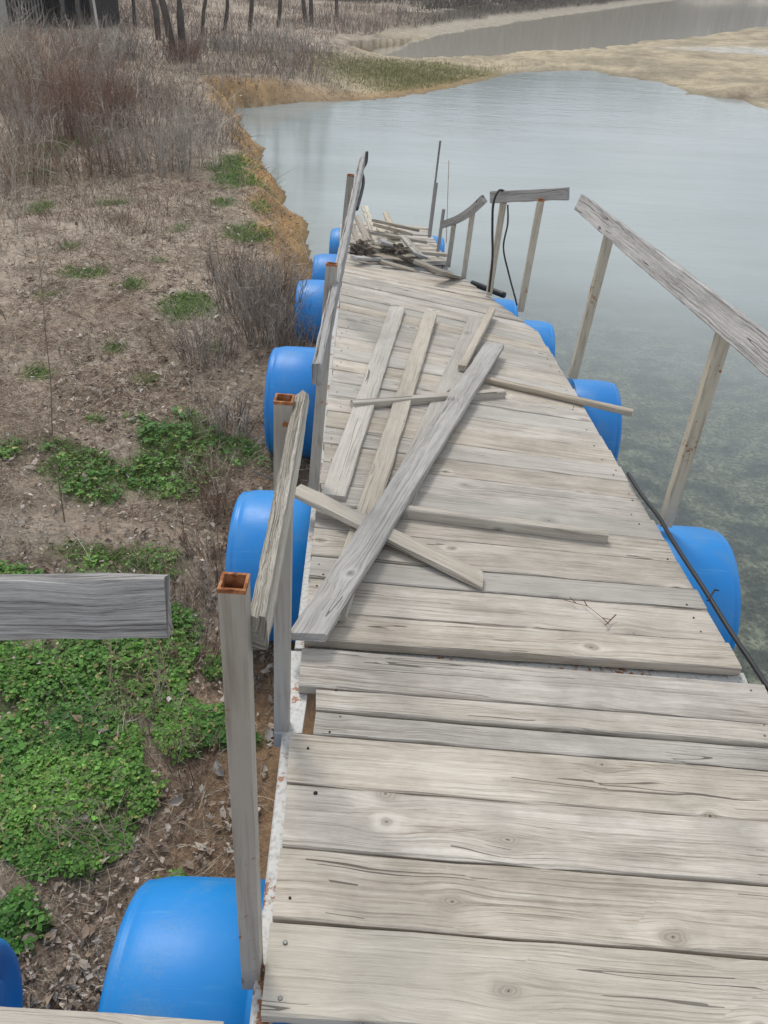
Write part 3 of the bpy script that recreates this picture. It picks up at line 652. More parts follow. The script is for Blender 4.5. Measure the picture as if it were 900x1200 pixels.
# top layer
loose('long wide silvery grey board lying on top of all the others', (360, 742), (580, 402), .098, .026, (.05, .052), 'loose_grey', bow=.004, skew=(.03, .02))
mb = MB(); tube(mb, [at(452, 608, .86), at(462, 601, .862), at(470, 596, .862)], .014, 4); tag(mb.build('tube_offcut', M['post']), 'small square metal offcut peeking out below the long grey board', 'offcut')
mb = MB(); tube(mb, smooth_path([at(296, 552, .98), at(318, 561, .97), at(346, 575, .93)], 4), .004, 5); tag(mb.build('twig', M['shed_wood']), 'thin stick poking left over the barrel from the slanting board', 'twig')
# dry sprig on the deck
mb = MB(); zz = deck_z(690, 715)+.006
sp = [at(x, y, zz+rnd.uniform(0, .008)) for x, y in ((661, 703), (675, 707), (688, 710), (696, 716), (706, 724), (716, 726))]; tube(mb, sp, .0012, 4)
for x, y, x2, y2 in ((675, 707, 668, 700), (688, 710, 684, 703), (716, 726, 722, 720), (716, 726, 710, 732), (706, 724, 713, 731)): tube(mb, [at(x, y, zz+.004), at(x2, y2, zz+.010)], .002, 4)
tag(mb.build('dry_sprig', flatm('sprig', (.22, .14, .11), (.10, .06, .05), 40)), 'small dry weed sprig lying on the right side of the deck', 'sprig')

# --- heap of boards at the far end
pile = [((427, 241), (444, 286), .05, 'split', 'short white board leaning at the top of the far heap'), ((418, 252), (431, 281), .045, 'loose', 'short board beside the rail on the left of the far heap'),
        ((439, 257), (489, 268), .05, 'pile', 'uppermost crosswise board of the far heap'), ((444, 266), (474, 290), .045, 'split', 'pale board slanting down the middle of the far heap'),
        ((473, 276), (494, 301), .05, 'split', 'pale board slanting down the right of the far heap'), ((440, 262), (482, 273), .04, 'pile', 'second crosswise board of the far heap'),
        ((436, 297), (504, 311), .06, 'pile', 'brown board along the front of the far heap'), ((447, 305), (492, 318), .05, 'pile', 'lowest brown board at the front of the far heap'),
        ((512, 316), (541, 325), .06, 'pile', 'short brown board at the right end of the far heap'), ((470, 296), (512, 316), .06, 'pile', 'brown board in the middle front of the far heap'),
        ((408, 283), (452, 291), .05, 'pile', 'dull grey broken board across the left dark clump'), ((446, 281), (500, 300), .055, 'loose_grey', 'silvery broken board lying across the middle dark clump'),
        ((430, 300), (478, 290), .04, 'pile', 'short brown offcut crossing in front of the left dark clump'), ((486, 304), (530, 321), .05, 'pile', 'brown board just left of the last short one at the right end'),
        ((415, 300), (466, 304), .05, 'loose_grey', 'grey board lying flat at the left front of the far heap'), ((452, 248), (466, 280), .04, 'loose', 'narrow board standing out behind the middle of the far heap'),
        ((433, 270), (500, 282), .045, 'pile', 'long brown board right behind the dark clumps'),
        ((412, 262), (424, 292), .04, 'loose', 'narrow board pressed against the long left rail in the far heap'), ((480, 293), (524, 297), .05, 'loose', 'pale crosswise board right of the dark matting')]
for i, (p0, p1, wd, mt, lb) in enumerate(pile):
    za, zb = (.56+.06*(i % 3), .50+.05*(i % 2)) if p0[1] > 290 else (.60+.05*(i % 3), .56)
    mb = MB(); board(mb, at(*p0, za), at(*p1, zb), wd*1.15, .022, twist=rnd.uniform(-.2, .2), wear=.003)
    tag(mb.build('scrap_board', M[mt]), lb, 'board', 'heap of boards at the far end')
def lump(name, label, c, sx, sy, sz, seed):
    bm = bmesh.new(); bmesh.ops.create_icosphere(bm, subdivisions=5, radius=1); from mathutils import noise as mn
    for v in bm.verts:
        d = v.co.copy(); n_ = mn.fractal(d*1.8+Vector((seed, 0, 0)), .6, 2.2, 5)*.5+mn.noise(d*6+Vector((0, seed, 0)))*.16
        v.co = d*(1+n_); v.co.x *= sx; v.co.y *= sy; v.co.z = max(-.2, v.co.z)*sz
    me = bpy.data.meshes.new(name); bm.to_mesh(me); bm.free(); o = bpy.data.objects.new(name, me); COL.objects.link(o); o.location = c; me.materials.append(M['rag'])
    return tag(o, label, 'matting', 'dark matting on the far heap')
lump('matted_netting', 'dark brown clump of matted netting at the left of the far heap', at(424, 294, .64), .085, .08, .055, 1.3)
lump('matted_netting', 'dark brown clump of matted netting in the middle of the far heap', at(463, 294, .62), .09, .06, .045, 7.7)

# --- cables and pipes
def cable(name, label, pts, r, cat='cable'):
    mb = MB(); tube(mb, smooth_path(pts, 8), r, 8); return tag(mb.build(name, M['black'], None, True), label, cat)
cable('cable', 'black cable running down the right edge of the deck over the nearest barrel',
      [at(736, 555, .79), at(752, 580, .79), at(772, 606, .80), at(785, 628, .82), at(800, 652, .83), at(825, 690, .835), at(855, 738, .835), at(880, 775, .84), at(905, 812, .85), at(960, 880, .84), at(1040, 960, .8)], .0075)
mb = MB(); tube(mb, [at(838, 691, .84), at(829, 704, .84)], .003, 6); tube(mb, [at(838, 691, .84), at(842, 692, .86)], .0025, 6); tag(mb.build('cable_tie', M['black']), 'black cable tie sticking up from the cable over the right barrel', 'tie')
cable('hose', 'black hose looped over the short level rail and hanging to the deck', [at(573, 342, Y=5.3), at(577, 305, Y=5.32), at(577, 270, Y=5.35), at(578, 240, Y=5.36), at(584, 224, Y=5.40), at(591, 224, Y=5.46)], .0075, 'hose')
cable('hose', 'thin dark hose hanging in a wave between the posts of the short level rail', [at(595, 240, Y=5.5), at(595, 262, Y=5.45), at(590, 290, Y=5.4), at(596, 320, Y=5.35), at(604, 350, Y=5.3), at(606, 358, Y=5.28)], .0055, 'hose')
cable('pipe', 'short black pipe sticking out over the water past the deck edge', [at(553, 332, .50), at(570, 338, .50), at(591, 346, .50)], .022, 'pipe')

# ------------------------------------------------------------------ plants
def stems(B, D, Ln, R, bend, K=3, col=None, taper=.25):
    """B base (n,3), D unit dir, Ln lengths, R radius, bend (n,3) curvature; 3-sided tapering stems"""
    n = len(B); up = np.tile(A(.3, .2, .93), (n, 1)); s = np.cross(D, up+1e-3); s /= np.linalg.norm(s, axis=1)[:, None]+1e-9; u = np.cross(s, D)
    V = np.zeros((n, K+1, 3, 3)); 
    for k in range(K+1):
        t = k/K; c = B+D*(Ln*t)[:, None]+bend*((Ln*t*t)[:, None]); r = R*(1-t*(1-taper))
        for j in range(3):
            a_ = 2*pi*j/3; V[:, k, j] = c+(s*cos(a_)+u*sin(a_))*r[:, None]
    base = (np.arange(n)*(K+1)*3)[:, None, None]
    k_, j_ = np.meshgrid(np.arange(K), np.arange(3), indexing='ij'); j2 = (j_+1) % 3
    q = np.stack([k_*3+j_, k_*3+j2, (k_+1)*3+j2, (k_+1)*3+j_], -1).reshape(1, -1, 4)
    Q = (q+base).reshape(-1, 4)
    C = np.repeat(col, (K+1)*3, axis=0)
    return V.reshape(-1, 3), Q, C
def leaves(Pn, N, U, a, b, fold=.25, col=None):
    """diamond leaves folded on the midrib: centre Pn, normal N, length dir U, half length a, half width b"""
    S = np.cross(N, U); z = N*(a*fold)[:, None]
    V = np.stack([Pn-U*a[:, None], Pn+S*b[:, None]+z, Pn+U*a[:, None], Pn-S*b[:, None]+z], 1)
    n = len(Pn); i = np.arange(n)*4
    T1 = np.stack([i, i+1, i+2], -1); T2 = np.stack([i, i+2, i+3], -1)
    return V.reshape(-1, 3), np.concatenate([T1, T2]), np.repeat(col, 4, axis=0)
def mesh_obj(name, parts, mat, parent=None):
    Vs, Qs, Cs = [], [], []; o = 0
    for v, q, c in parts: Vs.append(v); Qs.append(q+o); Cs.append(c); o += len(v)
    me = bpy.data.meshes.new(name); fast_mesh(me, np.concatenate(Vs), np.concatenate(Qs)); put_col(me, np.clip(np.concatenate(Cs), .004, 1))
    ob = bpy.data.objects.new(name, me); COL.objects.link(ob); me.materials.append(mat)
    if parent is not None: ob.parent = parent; ob.location = -Vector(parent_world(parent))
    return ob
def unit(v): return v/(np.linalg.norm(v, axis=1)[:, None]+1e-9)
def colr(n, c, var=.25, hue=.06):
    c = np.array(c, float); k = np.exp(rng.normal(0, var, (n, 1))); return c*k*(1+rng.normal(0, hue, (n, 3)))
def pick(n, cols, var=.22): c = np.array(cols)[rng.integers(0, len(cols), n)]; return c*np.exp(rng.normal(0, var, (n, 1)))
def onland(x, y, m=.0):
    """left bank only, not under the walkway"""
    _, sl, sp, bz, zf = height(x, y); clear = (x < -.34-.0*y) | (y > 8)
    return (sl > m) & clear & (sp > .1)
def wedge(n, y0, y1, x0=-.68, x1=-.02, pw=0):
    """points spread evenly in angle and in log distance from the viewpoint"""
    y = np.exp(rng.uniform(math.log(y0), math.log(y1), n)); x = rng.uniform(x0, x1, n)*(y+.9); return x, y

# clover carpet
def clover(name, label, n, y0, y1, thr, size):
    x, y = wedge(n, y0, y1, -.95, -.0); gr = greenness(x, y); ok = (gr > thr+rng.random(n)*.45+.25*(y > 2.75)) & (rng.random(n) < np.where(y > 2.75, .28, 1)*np.clip(.85+fbm(x, y, 9, 3)*1.8, .05, 1)) & onland(x, y, .05); x, y = x[ok], y[ok]; n = len(x)
    z = hz(x, y); s = size*np.exp(rng.normal(0, .38, n))*(1+.25*np.clip(y-3, 0, 8)); hgt = rng.uniform(.008, .035, n)*(.5+1.0*np.clip(fbm(x, y, 5, 3)+.5, 0, 1))
    tone = np.clip(.5+fbm(x, y, 4, 3)*1.3, 0, 1)
    parts = []
    for k in range(3):
        az = rng.uniform(0, 2*pi, n) if k == 0 else az+2*pi/3
        U = np.stack([np.cos(az), np.sin(az), rng.normal(.0, .25, n)], -1); U = unit(U)
        N = unit(np.stack([rng.normal(0, .3, n), rng.normal(0, .3, n)-.1, np.ones(n)], -1)); N = unit(N-U*(N*U).sum(1)[:, None])
        Pn = np.stack([x, y, z+hgt], -1)+U*(s*.95)[:, None]
        c = np.where(rng.random((n, 1)) < .06, A(.30, .27, .10), mixc(A(.055, .165, .026), A(.15, .31, .055), tone))*np.exp(rng.normal(0, .3, (n, 1)))
        parts.append(leaves(Pn, N, U, s, s*.8, .18, c))
    return tag(mesh_obj(name, parts, M['leaf']), label, 'ground cover', None, 'stuff')
clover('clover', 'bright green clover carpet on the near left bank', 260000, .75, 4.2, .08, .0056)
# grass blades in green patches
x, y = wedge(230000, 1.2, 17, -.8, -.0); gr = greenness(x, y); ok = (gr > .3+rng.random(len(x))*.5) & onland(x, y, .1) & (rng.random(len(x)) < np.where(y < 2.75, .22, 1)); x, y = x[ok], y[ok]; n = len(x)
D = unit(np.stack([rng.normal(0, .6, n), rng.normal(0, .6, n), np.ones(n)*.8], -1)); B = np.stack([x, y, hz(x, y)-.005], -1)
c = mixc(A(.11, .24, .035), A(.25, .36, .08), rng.random(n))*np.exp(rng.normal(0, .25, (n, 1)))
mesh = mesh_obj('grass', [stems(B, D, rng.uniform(.02, .075, n)*(1+.06*np.clip(y-4, 0, 12)), .0011+.0004*y, np.stack([rng.normal(0, .4, n), rng.normal(0, .4, n), -rng.uniform(0, .5, n)], -1), 2, c, .2)], M['leaf'])
tag(mesh, 'short green grass tufts scattered over the left bank', 'grass', None, 'stuff')
# small broad weeds among the clover
# dead leaves
def dead_leaves(n, y0, y1, sz):
    x, y = wedge(n, y0, y1, -.9, -.0); ok = onland(x, y, .12) & (rng.random(n) < np.clip(.55+fbm(x, y, 2.0, 3)*1.6, .05, 1)*np.where(greenness(x, y) > .5, .35, 1)); x, y = x[ok], y[ok]; n = len(x)
    az = rng.uniform(0, 2*pi, n); U = unit(np.stack([np.cos(az), np.sin(az), rng.normal(0, .35, n)], -1)); N = unit(np.stack([rng.normal(0, .45, n), rng.normal(0, .45, n), np.ones(n)], -1)); N = unit(N-U*(N*U).sum(1)[:, None])
    s = np.minimum(sz*np.exp(rng.normal(0, .35, n)), .026)*(1+.04*y)
    c = pick(n, [(.44, .38, .31), (.36, .29, .23), (.46, .40, .34), (.27, .20, .15), (.21, .15, .11), (.42, .385, .35), (.15, .11, .085), (.31, .23, .17)], .2)
    c = c*.95+.02
    a1 = leaves(np.stack([x, y, hz(x, y)+.008+rng.uniform(0, .02, n)], -1), N, U, s, s*rng.uniform(.35, .7, n), rng.uniform(-.3, .6, n), c)
    # curled second half gives the leaf a crumpled outline
    a2 = leaves(np.stack([x, y, hz(x, y)+.010+rng.uniform(0, .02, n)], -1)+U*(s*.5)[:, None]+np.cross(N, U)*(s*.3)[:, None], unit(N+U*.5), unit(U+np.cross(N, U)*.8), s*.7, s*.4, rng.uniform(-.4, .7, n), c*.9)
    return [a1, a2]
tag(mesh_obj('leaf_litter', dead_leaves(20000, .8, 4.5, .0085)+dead_leaves(3000, .8, 6, .017)+dead_leaves(20000, 4.0, 17, .010), M['dry']), 'dead brown and pale leaves strewn over the left bank', 'leaf litter', None, 'stuff')
# matted dry stalks lying on the ground
def mat_stems(n, y0, y1, cols, L0, r0, up=.25):
    x, y = wedge(n, y0, y1, -.9, -.0); ok = onland(x, y, .1) & (rng.random(n) < np.where(greenness(x, y) > .45, .5, 1)*np.clip(.6+fbm(x, y, 1.4, 3)*1.5, .1, 1)); x, y = x[ok], y[ok]; n = len(x)
    az = rng.uniform(0, 2*pi, n); D = unit(np.stack([np.cos(az), np.sin(az), np.abs(rng.normal(0, up, n))], -1))
    return stems(np.stack([x, y, hz(x, y)+.004], -1), D, L0*np.exp(rng.normal(0, .45, n))*(1+.03*y), r0*(1+.25*y)*rng.uniform(.7, 1.4, n), rng.normal(0, .35, (n, 3))*A(1, 1, .3), 3, pick(n, cols))
straw = [(.46, .385, .295), (.35, .27, .20), (.26, .185, .135), (.54, .48, .39), (.31, .22, .165), (.20, .13, .095)]
tag(mesh_obj('dry_stalks', [mat_stems(60000, .75, 5, straw, .05, .0006), mat_stems(90000, 3.2, 18, straw, .065, .0007, .5)], M['dry']), 'matted dry stalks and straw covering the left bank', 'dry stalks', None, 'stuff')
# standing thin weeds, purple brown
def standing(n, y0, y1, cols, L0, r0, dens=None, x0=-.9, x1=-.02, lean=.25, K=3):
    x, y = wedge(n, y0, y1, x0, x1); ok = onland(x, y, .3)
    if dens is not None: ok &= rng.random(n) < dens(x, y)
    x, y = x[ok], y[ok]; n = len(x)
    D = unit(np.stack([rng.normal(0, lean, n), rng.normal(0, lean, n), np.ones(n)], -1))
    return stems(np.stack([x, y, hz(x, y)-.01], -1), D, L0*np.exp(rng.normal(0, .35, n)), r0*(1+.22*y)*rng.uniform(.6, 1.3, n), rng.normal(0, .3, (n, 3))*A(1, 1, .2), K, pick(n, cols))
purple = [(.21, .155, .125), (.26, .21, .175), (.17, .12, .09), (.31, .265, .225), (.23, .165, .125)]
def weed_d(x, y): return np.clip(.35+fbm(x, y, .9, 4)*1.8, 0, 1)*np.where(greenness(x, y) > .4, .1, 1)*np.where((x > -1.15) & (y < 2.2), .2, 1)
tag(mesh_obj('dry_weeds', [standing(40000, 2.0, 8, purple+straw, .075, .0006, weed_d, lean=.4), standing(44000, 7, 20, purple+straw, .13, .0008, weed_d, lean=.4)], M['dry']), 'thin purple brown dead weeds standing on the left bank', 'dry weeds', None, 'stuff')

# branching dry bushes: each one a thing
def bush(name, label, cat, x, y, h, rad, n, cols, group, r0=.003, twigs=5, lean=.35, fine=1.0):
    z = gz(x, y); an = rng.uniform(0, 2*pi, n); rr = rad*np.sqrt(rng.random(n))*.8; bx = x+rr*np.cos(an); by = y+rr*np.sin(an)
    D = unit(np.stack([np.cos(an)*lean*rr/rad+rng.normal(0, .12, n), np.sin(an)*lean*rr/rad+rng.normal(0, .12, n), np.ones(n)], -1)); Ln = h*rng.uniform(.55, 1.1, n)
    B = np.stack([bx, by, hz(bx, by)-.02], -1); bend = rng.normal(0, .15, (n, 3))*A(1, 1, .2); c = pick(n, cols, .15)
    P1 = [stems(B, D, Ln, r0*rng.uniform(.7, 1.3, n), bend, 4, c)]
    P2 = []
    for k in range(twigs):
        t = rng.uniform(.25, .98, n); b2 = B+D*(Ln*t)[:, None]+bend*(Ln*t*t)[:, None]; d2 = unit(D+rng.normal(0, .55, (n, 3)))
        P2.append(stems(b2, d2, Ln*rng.uniform(.12, .38, n)*fine, r0*.55*np.ones(n), rng.normal(0, .3, (n, 3)), 3, c*rng.uniform(.8, 1.3, (n, 1))))
        t3 = rng.uniform(.3, .9, n); b3 = b2+d2*(Ln*.2*t3)[:, None]; P2.append(stems(b3, unit(d2+rng.normal(0, .6, (n, 3))), Ln*rng.uniform(.05, .16, n), r0*.4*np.ones(n), rng.normal(0, .3, (n, 3)), 2, c))
    root = empty(name, (x, y, z)); tag(root, label, cat, group)
    mesh_obj('stems', P1, M['dry'], root); mesh_obj('twigs', P2, M['dry'], root); return root
red = [(.22, .13, .095), (.28, .175, .13), (.17, .105, .08), (.33, .24, .185)]
pinkg = [(.27, .22, .185), (.34, .295, .25), (.21, .165, .135), (.40, .355, .31)]
pale = [(.46, .42, .36), (.52, .47, .40), (.38, .34, .29)]
grey = [(.25, .225, .20), (.32, .29, .26), (.19, .165, .145)]
def bz_(px, py, zz=.7): q = land(px, py, zz); return q.x, q.y
bl = [(10, 110, .75, .6, 150, pinkg+straw, 'tan dry bush at the left edge behind the dull pink one'), (45, 130, .8, .55, 150, straw, 'tall tan dry bush left of the reddish brown bushes'),
      (30, 215, .55, .35, 90, straw, 'low tan bush at the left edge in front of the dull pink one'), (100, 205, .4, .35, 80, red+pinkg, 'low reddish bush just behind the small green patch'),
      (0, 80, .9, .6, 140, pale, 'pale dry bush under the outbuilding at the left edge'), (85, 95, .7, .6, 140, pinkg+red, 'brown dry bush between the shed and the reddish bushes'),
      (160, 150, .6, .5, 120, pinkg+straw, 'brown dry bush behind the stand of grey stalks'), (205, 130, .45, .45, 110, straw, 'tan dry bush close to the bend of the ochre bank'),
      (60, 165, 0.8, .55, 150, red, 'reddish brown dead bush at the left beside the small green patch'),
      (95, 160, 0.75, .5, 140, red, 'reddish brown dead bush right of another, before the pale bushes'),
      (15, 190, 0.75, .5, 130, pinkg, 'dull pink dead bush at the left edge of the picture'),
      (125, 150, 0.65, .5, 130, red, 'darkest red dead bush, behind the stand of grey stalks'),
      (150, 195, .6, .45, 110, pinkg, 'greyish pink stand of stalks, left part'),
      (187, 203, .65, .45, 110, pinkg+pale, 'greyish pink stand of stalks, middle part, in front of the lake bend'),
      (228, 197, .75, .36, 60, pale, 'pale stand of upright stalks, nearest to the lake bank'),
      (250, 165, 0.45, .35, 110, pinkg, 'low pinkish bush at the top of the lake bank'),
      (30, 120, 0.6, .7, 150, pale, 'large pale straw bush before the shed'),
      (75, 110, 0.45, .7, 150, grey, 'large grey bush right of the pale straw bush before the shed'),
      (130, 112, 0.4, .6, 130, grey, 'grey bush with whitish tips in the middle distance'),
      (175, 118, 0.32, .6, 130, pinkg, 'wide dull pink bush in front of the double tree'),
      (110, 75, 0.7, .6, 130, pale, 'tall pale twiggy bush right of the shed'),
      (140, 70, 0.4, .6, 130, grey, 'tall grey twiggy bush left of the thin tree'),
      (215, 72, 0.4, .4, 140, red, 'small dark red bush at the foot of the double tree'),
      (260, 90, 0.28, .8, 130, pinkg, 'long low pink brown thicket left of the shore grass'),
      (300, 85, 0.28, .8, 130, pinkg, 'low pink brown thicket above the green shore strip'),
      (345, 84, 0.4, .8, 130, pinkg, 'low pink brown thicket beside the olive grass'),
      (240, 60, 0.32, .9, 130, grey, 'grey thicket under the small trees'),
      (325, 55, 0.55, .9, 130, pale, 'pale tan thicket at the end of the second pond'),
      (365, 62, 0.32, .8, 120, grey, 'grey thicket right of the pale tan thicket'),
      (285, 62, 0.32, .8, 120, grey, 'grey thicket between the double tree and the second pond'),
      (5, 270, .55, .25, 26, pale, 'bleached bare shrub at the left edge above the stalk'),
      (315, 392, .40, .24, 90, pinkg, 'brown twiggy weed clump in front of the third left barrel'),
      (290, 360, .32, .26, 80, pinkg, 'brown twiggy weed clump on the edge of the ochre bank'),
      (345, 415, .26, .14, 34, pinkg, 'thin dry twigs standing in front of the fourth left barrel'),
      (245, 420, .28, .22, 60, pinkg, 'low brown weed clump left of the third left barrel'),
      (255, 700, .22, .12, 26, straw, 'dry stalk clump beside the second left barrel'),
      (165, 850, .28, .14, 16, straw, 'tangle of straw coloured stalks in the clover'),
      (258, 600, .20, .12, 34, red+straw, 'brown twig clump touching the second left barrel on its land side'), (245, 655, .18, .12, 30, red+straw, 'low brown twig clump just in front of the second left barrel'),
      (262, 505, .24, .16, 46, pinkg+straw, 'brown twig clump between the second and third left barrels'), (240, 560, .18, .14, 30, straw, 'straw clump on the green grass beside the second left barrel'),
      (232, 770, .20, .12, 26, red+straw, 'reddish twig clump in the clover left of the nearest rusty post'), (222, 900, .18, .10, 22, red+straw, 'reddish twig clump behind the nearest left barrel'),
      (318, 350, .34, .2, 60, pinkg+straw, 'brown weed clump between the third and fourth left barrels'), (270, 330, .28, .22, 60, purple, 'purple brown weed clump on the bank above the fourth left barrel'),
      (120, 950, .14, .12, 16, straw, 'straw stalk clump at the lower edge of the clover'),
      (200, 700, .16, .12, 30, straw, 'tangle of grey and tan stalks above the clover')]
for px, py, h, rad, n, cols, lb in bl:
    zz = .25 if py > 600 else (.38 if py > 340 else (.55 if py > 120 else .75)); x_, y_ = bz_(px, py, zz)
    near_ = py > 340
    bush('dry_bush', lb, 'bush', x_, y_, h, rad, int(n*(1.5 if near_ else .7)), cols, 'dry bushes on the left bank', r0=(.0013+.0004*y_) if near_ else (.0058 if y_ > 11 else .0042), twigs=4 if near_ else 6)
# tall single dead stalk in the foreground
mb = MB(); q0 = at(76, 612, .27); pts = [q0]
for x_, y_ in ((70, 560), (64, 505), (57, 450), (51, 390), (45, 330), (42, 284)): pts.append(at(x_, y_, Y=q0.y-.02*(612-y_)/100))
tube(mb, smooth_path([p_+Vector((rnd.uniform(-.012, .012), 0, 0)) for p_ in pts], 3), [.0034*(1-.75*i_/18) for i_ in range(19)], 6)
for i in range(1, 6):
    for s_ in (-1, 1): tube(mb, [pts[i], pts[i]+Vector((s_*rnd.uniform(.02, .05), rnd.uniform(-.03, .03), rnd.uniform(.03, .07)))], .0011, 4)
tag(mb.build('dead_stalk', flatm('stalk', (.26, .20, .15), (.15, .11, .085), 30)), 'single tall thin dead stalk standing on the left of the bank', 'stalk')
# tangled pale brambles at the left
def bramble(label, pts_px, z, n, cols, r=.0018):
    mb = MB()
    for i in range(n):
        (xa, ya), (xb, yb) = pts_px; q0 = at(xa+rnd.uniform(-25, 25), ya+rnd.uniform(-22, 22), z+rnd.uniform(0, .05)); q1 = at(xb+rnd.uniform(-45, 30), yb+rnd.uniform(-24, 24), z+rnd.uniform(0, .06)); Lq = (q1-q0).length; k_ = rnd.uniform(.3, 1.0); q1 = q0+(q1-q0)*k_; j_ = lambda s_: Vector((rnd.gauss(0, s_), rnd.gauss(0, s_), rnd.uniform(0, s_)))*Lq
        tube(mb, smooth_path([q0, q0.lerp(q1, .25)+j_(.09), q0.lerp(q1, .5)+j_(.12), q0.lerp(q1, .75)+j_(.1), q1+j_(.15)], 4), r*rnd.uniform(.6, 1.3), 4)
    g_ = flatm('bramble', cols, tuple(x*.6 for x in cols), 20); return tag(mb.build('bramble', g_), label, 'bramble', 'loose brambles on the left bank')
bramble('pale bleached straw stems lying at the left edge above the clover', ((-40, 640), (115, 618)), .33, 18, (.40, .36, .30), .0013)
bramble('grey brown bramble arching through the clover beside the first post', ((135, 745), (225, 905)), .30, 9, (.27, .19, .14), .0013)
bramble('brown bramble stems between the clover and the second barrel', ((160, 640), (262, 740)), .28, 11, (.25, .18, .14), .0012)
bramble('straw and bramble litter in front of the nearest left barrel', ((60, 960), (200, 1010)), .24, 12, (.30, .23, .18), .001)
bramble('long thin branch lying at the far left below the bushes', ((-10, 165), (60, 215)), .60, 3, (.36, .33, .29), .004)

# ------------------------------------------------------------------ trees
def tree(label, x, y, h, r, seed, group='bare trees on the left bank', forks=1, lean=(0, 0), depth=4):
    R = random.Random(seed); z = gz(x, y)-.1; root = empty('bare_tree', (x, y, z)); tag(root, label, 'tree', group)
    tm = MB(); cm = MB()
    def grow(mb, p, d, L_, r_, lev):
        n = 4; pts = [p]; rr = [r_]
        for i in range(n):
            d = (d+Vector((R.gauss(0, .10), R.gauss(0, .10), R.gauss(0, .05)+.03*(lev > 0)))).normalized(); p = p+d*(L_/n); pts.append(p); rr.append(r_*(1-.38*(i+1)/n))
        tube(mb, pts, rr, 8 if lev == 0 else (5 if lev < 3 else 3))
        if lev >= depth: return
        kids = R.choice((2, 3)) + (2 if lev == 0 else (1 if lev > 1 else 0))
        for k in range(kids):
            t_ = R.uniform(.62 if lev == 0 else .35, 1.0) if k else 1.0; q = pts[int(t_*n)]; rad_ = rr[int(t_*n)]
            nd = (d+Vector((R.gauss(0, .42), R.gauss(0, .42), R.gauss(.3, .2)))).normalized()
            grow(cm, q, nd, L_*R.uniform(.5, .78), max(.004, rad_*R.uniform(.5, .75)), lev+1)
    for f_ in range(forks):
        d0 = Vector((lean[0]+(f_-(forks-1)/2)*.14, lean[1], 1)).normalized()
        grow(tm, Vector((x+(f_-(forks-1)/2)*r*2.4, y, z)), d0, h*.42, r, 0)
    tm.build('trunk', M['bark'], root, True); cm.build('crown', M['bark'], root)
tr = [(186, 47, .95, 6.5, .085, 1, (-.10, 0), 'thin bare tree leaning left beside the double tree'),
      (209, 62, .80, 7, .10, 2, (.0, 0), 'dark double trunked bare tree above the dark red bush'),
      (236, 42, 1.0, 6, .06, 1, (.05, 0), 'slim pale bare tree right of the double tree'),
      (262, 36, 1.0, 6, .07, 1, (.1, 0), 'slim bare tree, second to the right of the double tree'),
      (292, 36, 1.0, 6, .08, 1, (-.05, 0), 'stout bare tree with low fork, third to the right of the double tree'),
      (326, 32, 1.0, 7, .08, 1, (.05, 0), 'bare tree above the pale tan thicket'),
      (362, 26, 1.0, 7, .09, 2, (0, 0), 'forked bare tree left of the pale sand bank'),
      (158, 30, 1.0, 6, .06, 1, (0, 0), 'very slim bare tree left of the leaning one'),
      (128, 22, 1.0, 7, .09, 1, (.08, 0), 'bare tree just right of the shed'),
      (395, 20, 1.0, 7, .08, 1, (-.04, 0), 'bare tree at the left end of the pale sand bank'),
      (45, 8, 1.0, 7, .11, 1, (0, 0), 'bare tree rising behind the shed')]
for i, (px, py, z_, h, r, fk, ln, lb) in enumerate(tr):
    q = land(px, py, z_); tree(lb, q.x, q.y, h, r*.8, 100+i, forks=fk, lean=ln)
# far woods: one grey-brown mass of trunks and twigs
n = 5200; t_ = rng.random(n); x = rng.uniform(-75, 110, n); 
yb = np.where(x < 1, 35+(1-x)*.05, np.minimum(35+2.3*(x-1), 114))+8
y = yb+rng.exponential(11, n); hgt = rng.uniform(.045, .070, n)*np.hypot(x, y)*np.clip(.85+fbm(x, y, .09, 3)*1.5, .4, 1.2)+.3
ok = (x > -75); B = np.stack([x, y, hz(x, y)-.2], -1)
wc = [(.13, .12, .10), (.17, .155, .13), (.10, .09, .08), (.20, .185, .155)]
c = pick(n, wc, .15); D = unit(np.stack([rng.normal(0, .07, n), rng.normal(0, .07, n), np.ones(n)], -1))
parts = [stems(B, D, hgt, rng.uniform(.025, .08, n), rng.normal(0, .03, (n, 3)), 3, c)]
for k in range(16):
    tt = rng.uniform(.02, .95, n)**.8; b2 = B+D*(hgt*tt)[:, None]; d2 = unit(D*.55+rng.normal(0, .5, (n, 3)))
    parts.append(stems(b2, d2, rng.uniform(.6, 2.2, n), rng.uniform(.012, .032, n), rng.normal(0, .25, (n, 3)), 2, c*rng.uniform(.8, 1.35, (n, 1))))
nn = 26000; x = rng.uniform(-60, 90, nn); y = np.where(x < 1, 35+(1-x)*.05, np.minimum(35+2.3*(x-1), 114))+6.5+rng.exponential(7, nn)
D = unit(np.stack([rng.normal(0, .35, nn), rng.normal(0, .35, nn), np.ones(nn)], -1)); parts.append(stems(np.stack([x, y, hz(x, y)-.1], -1), D, rng.uniform(.4, 1.8, nn), rng.uniform(.012, .03, nn), rng.normal(0, .3, (nn, 3)), 2, pick(nn, [(.19, .165, .13), (.15, .13, .105), (.25, .215, .17)], .2)))
tag(mesh_obj('far_woods', parts, M['dry']), 'bare grey brown woods beyond the ponds', 'woods', None, 'stuff')
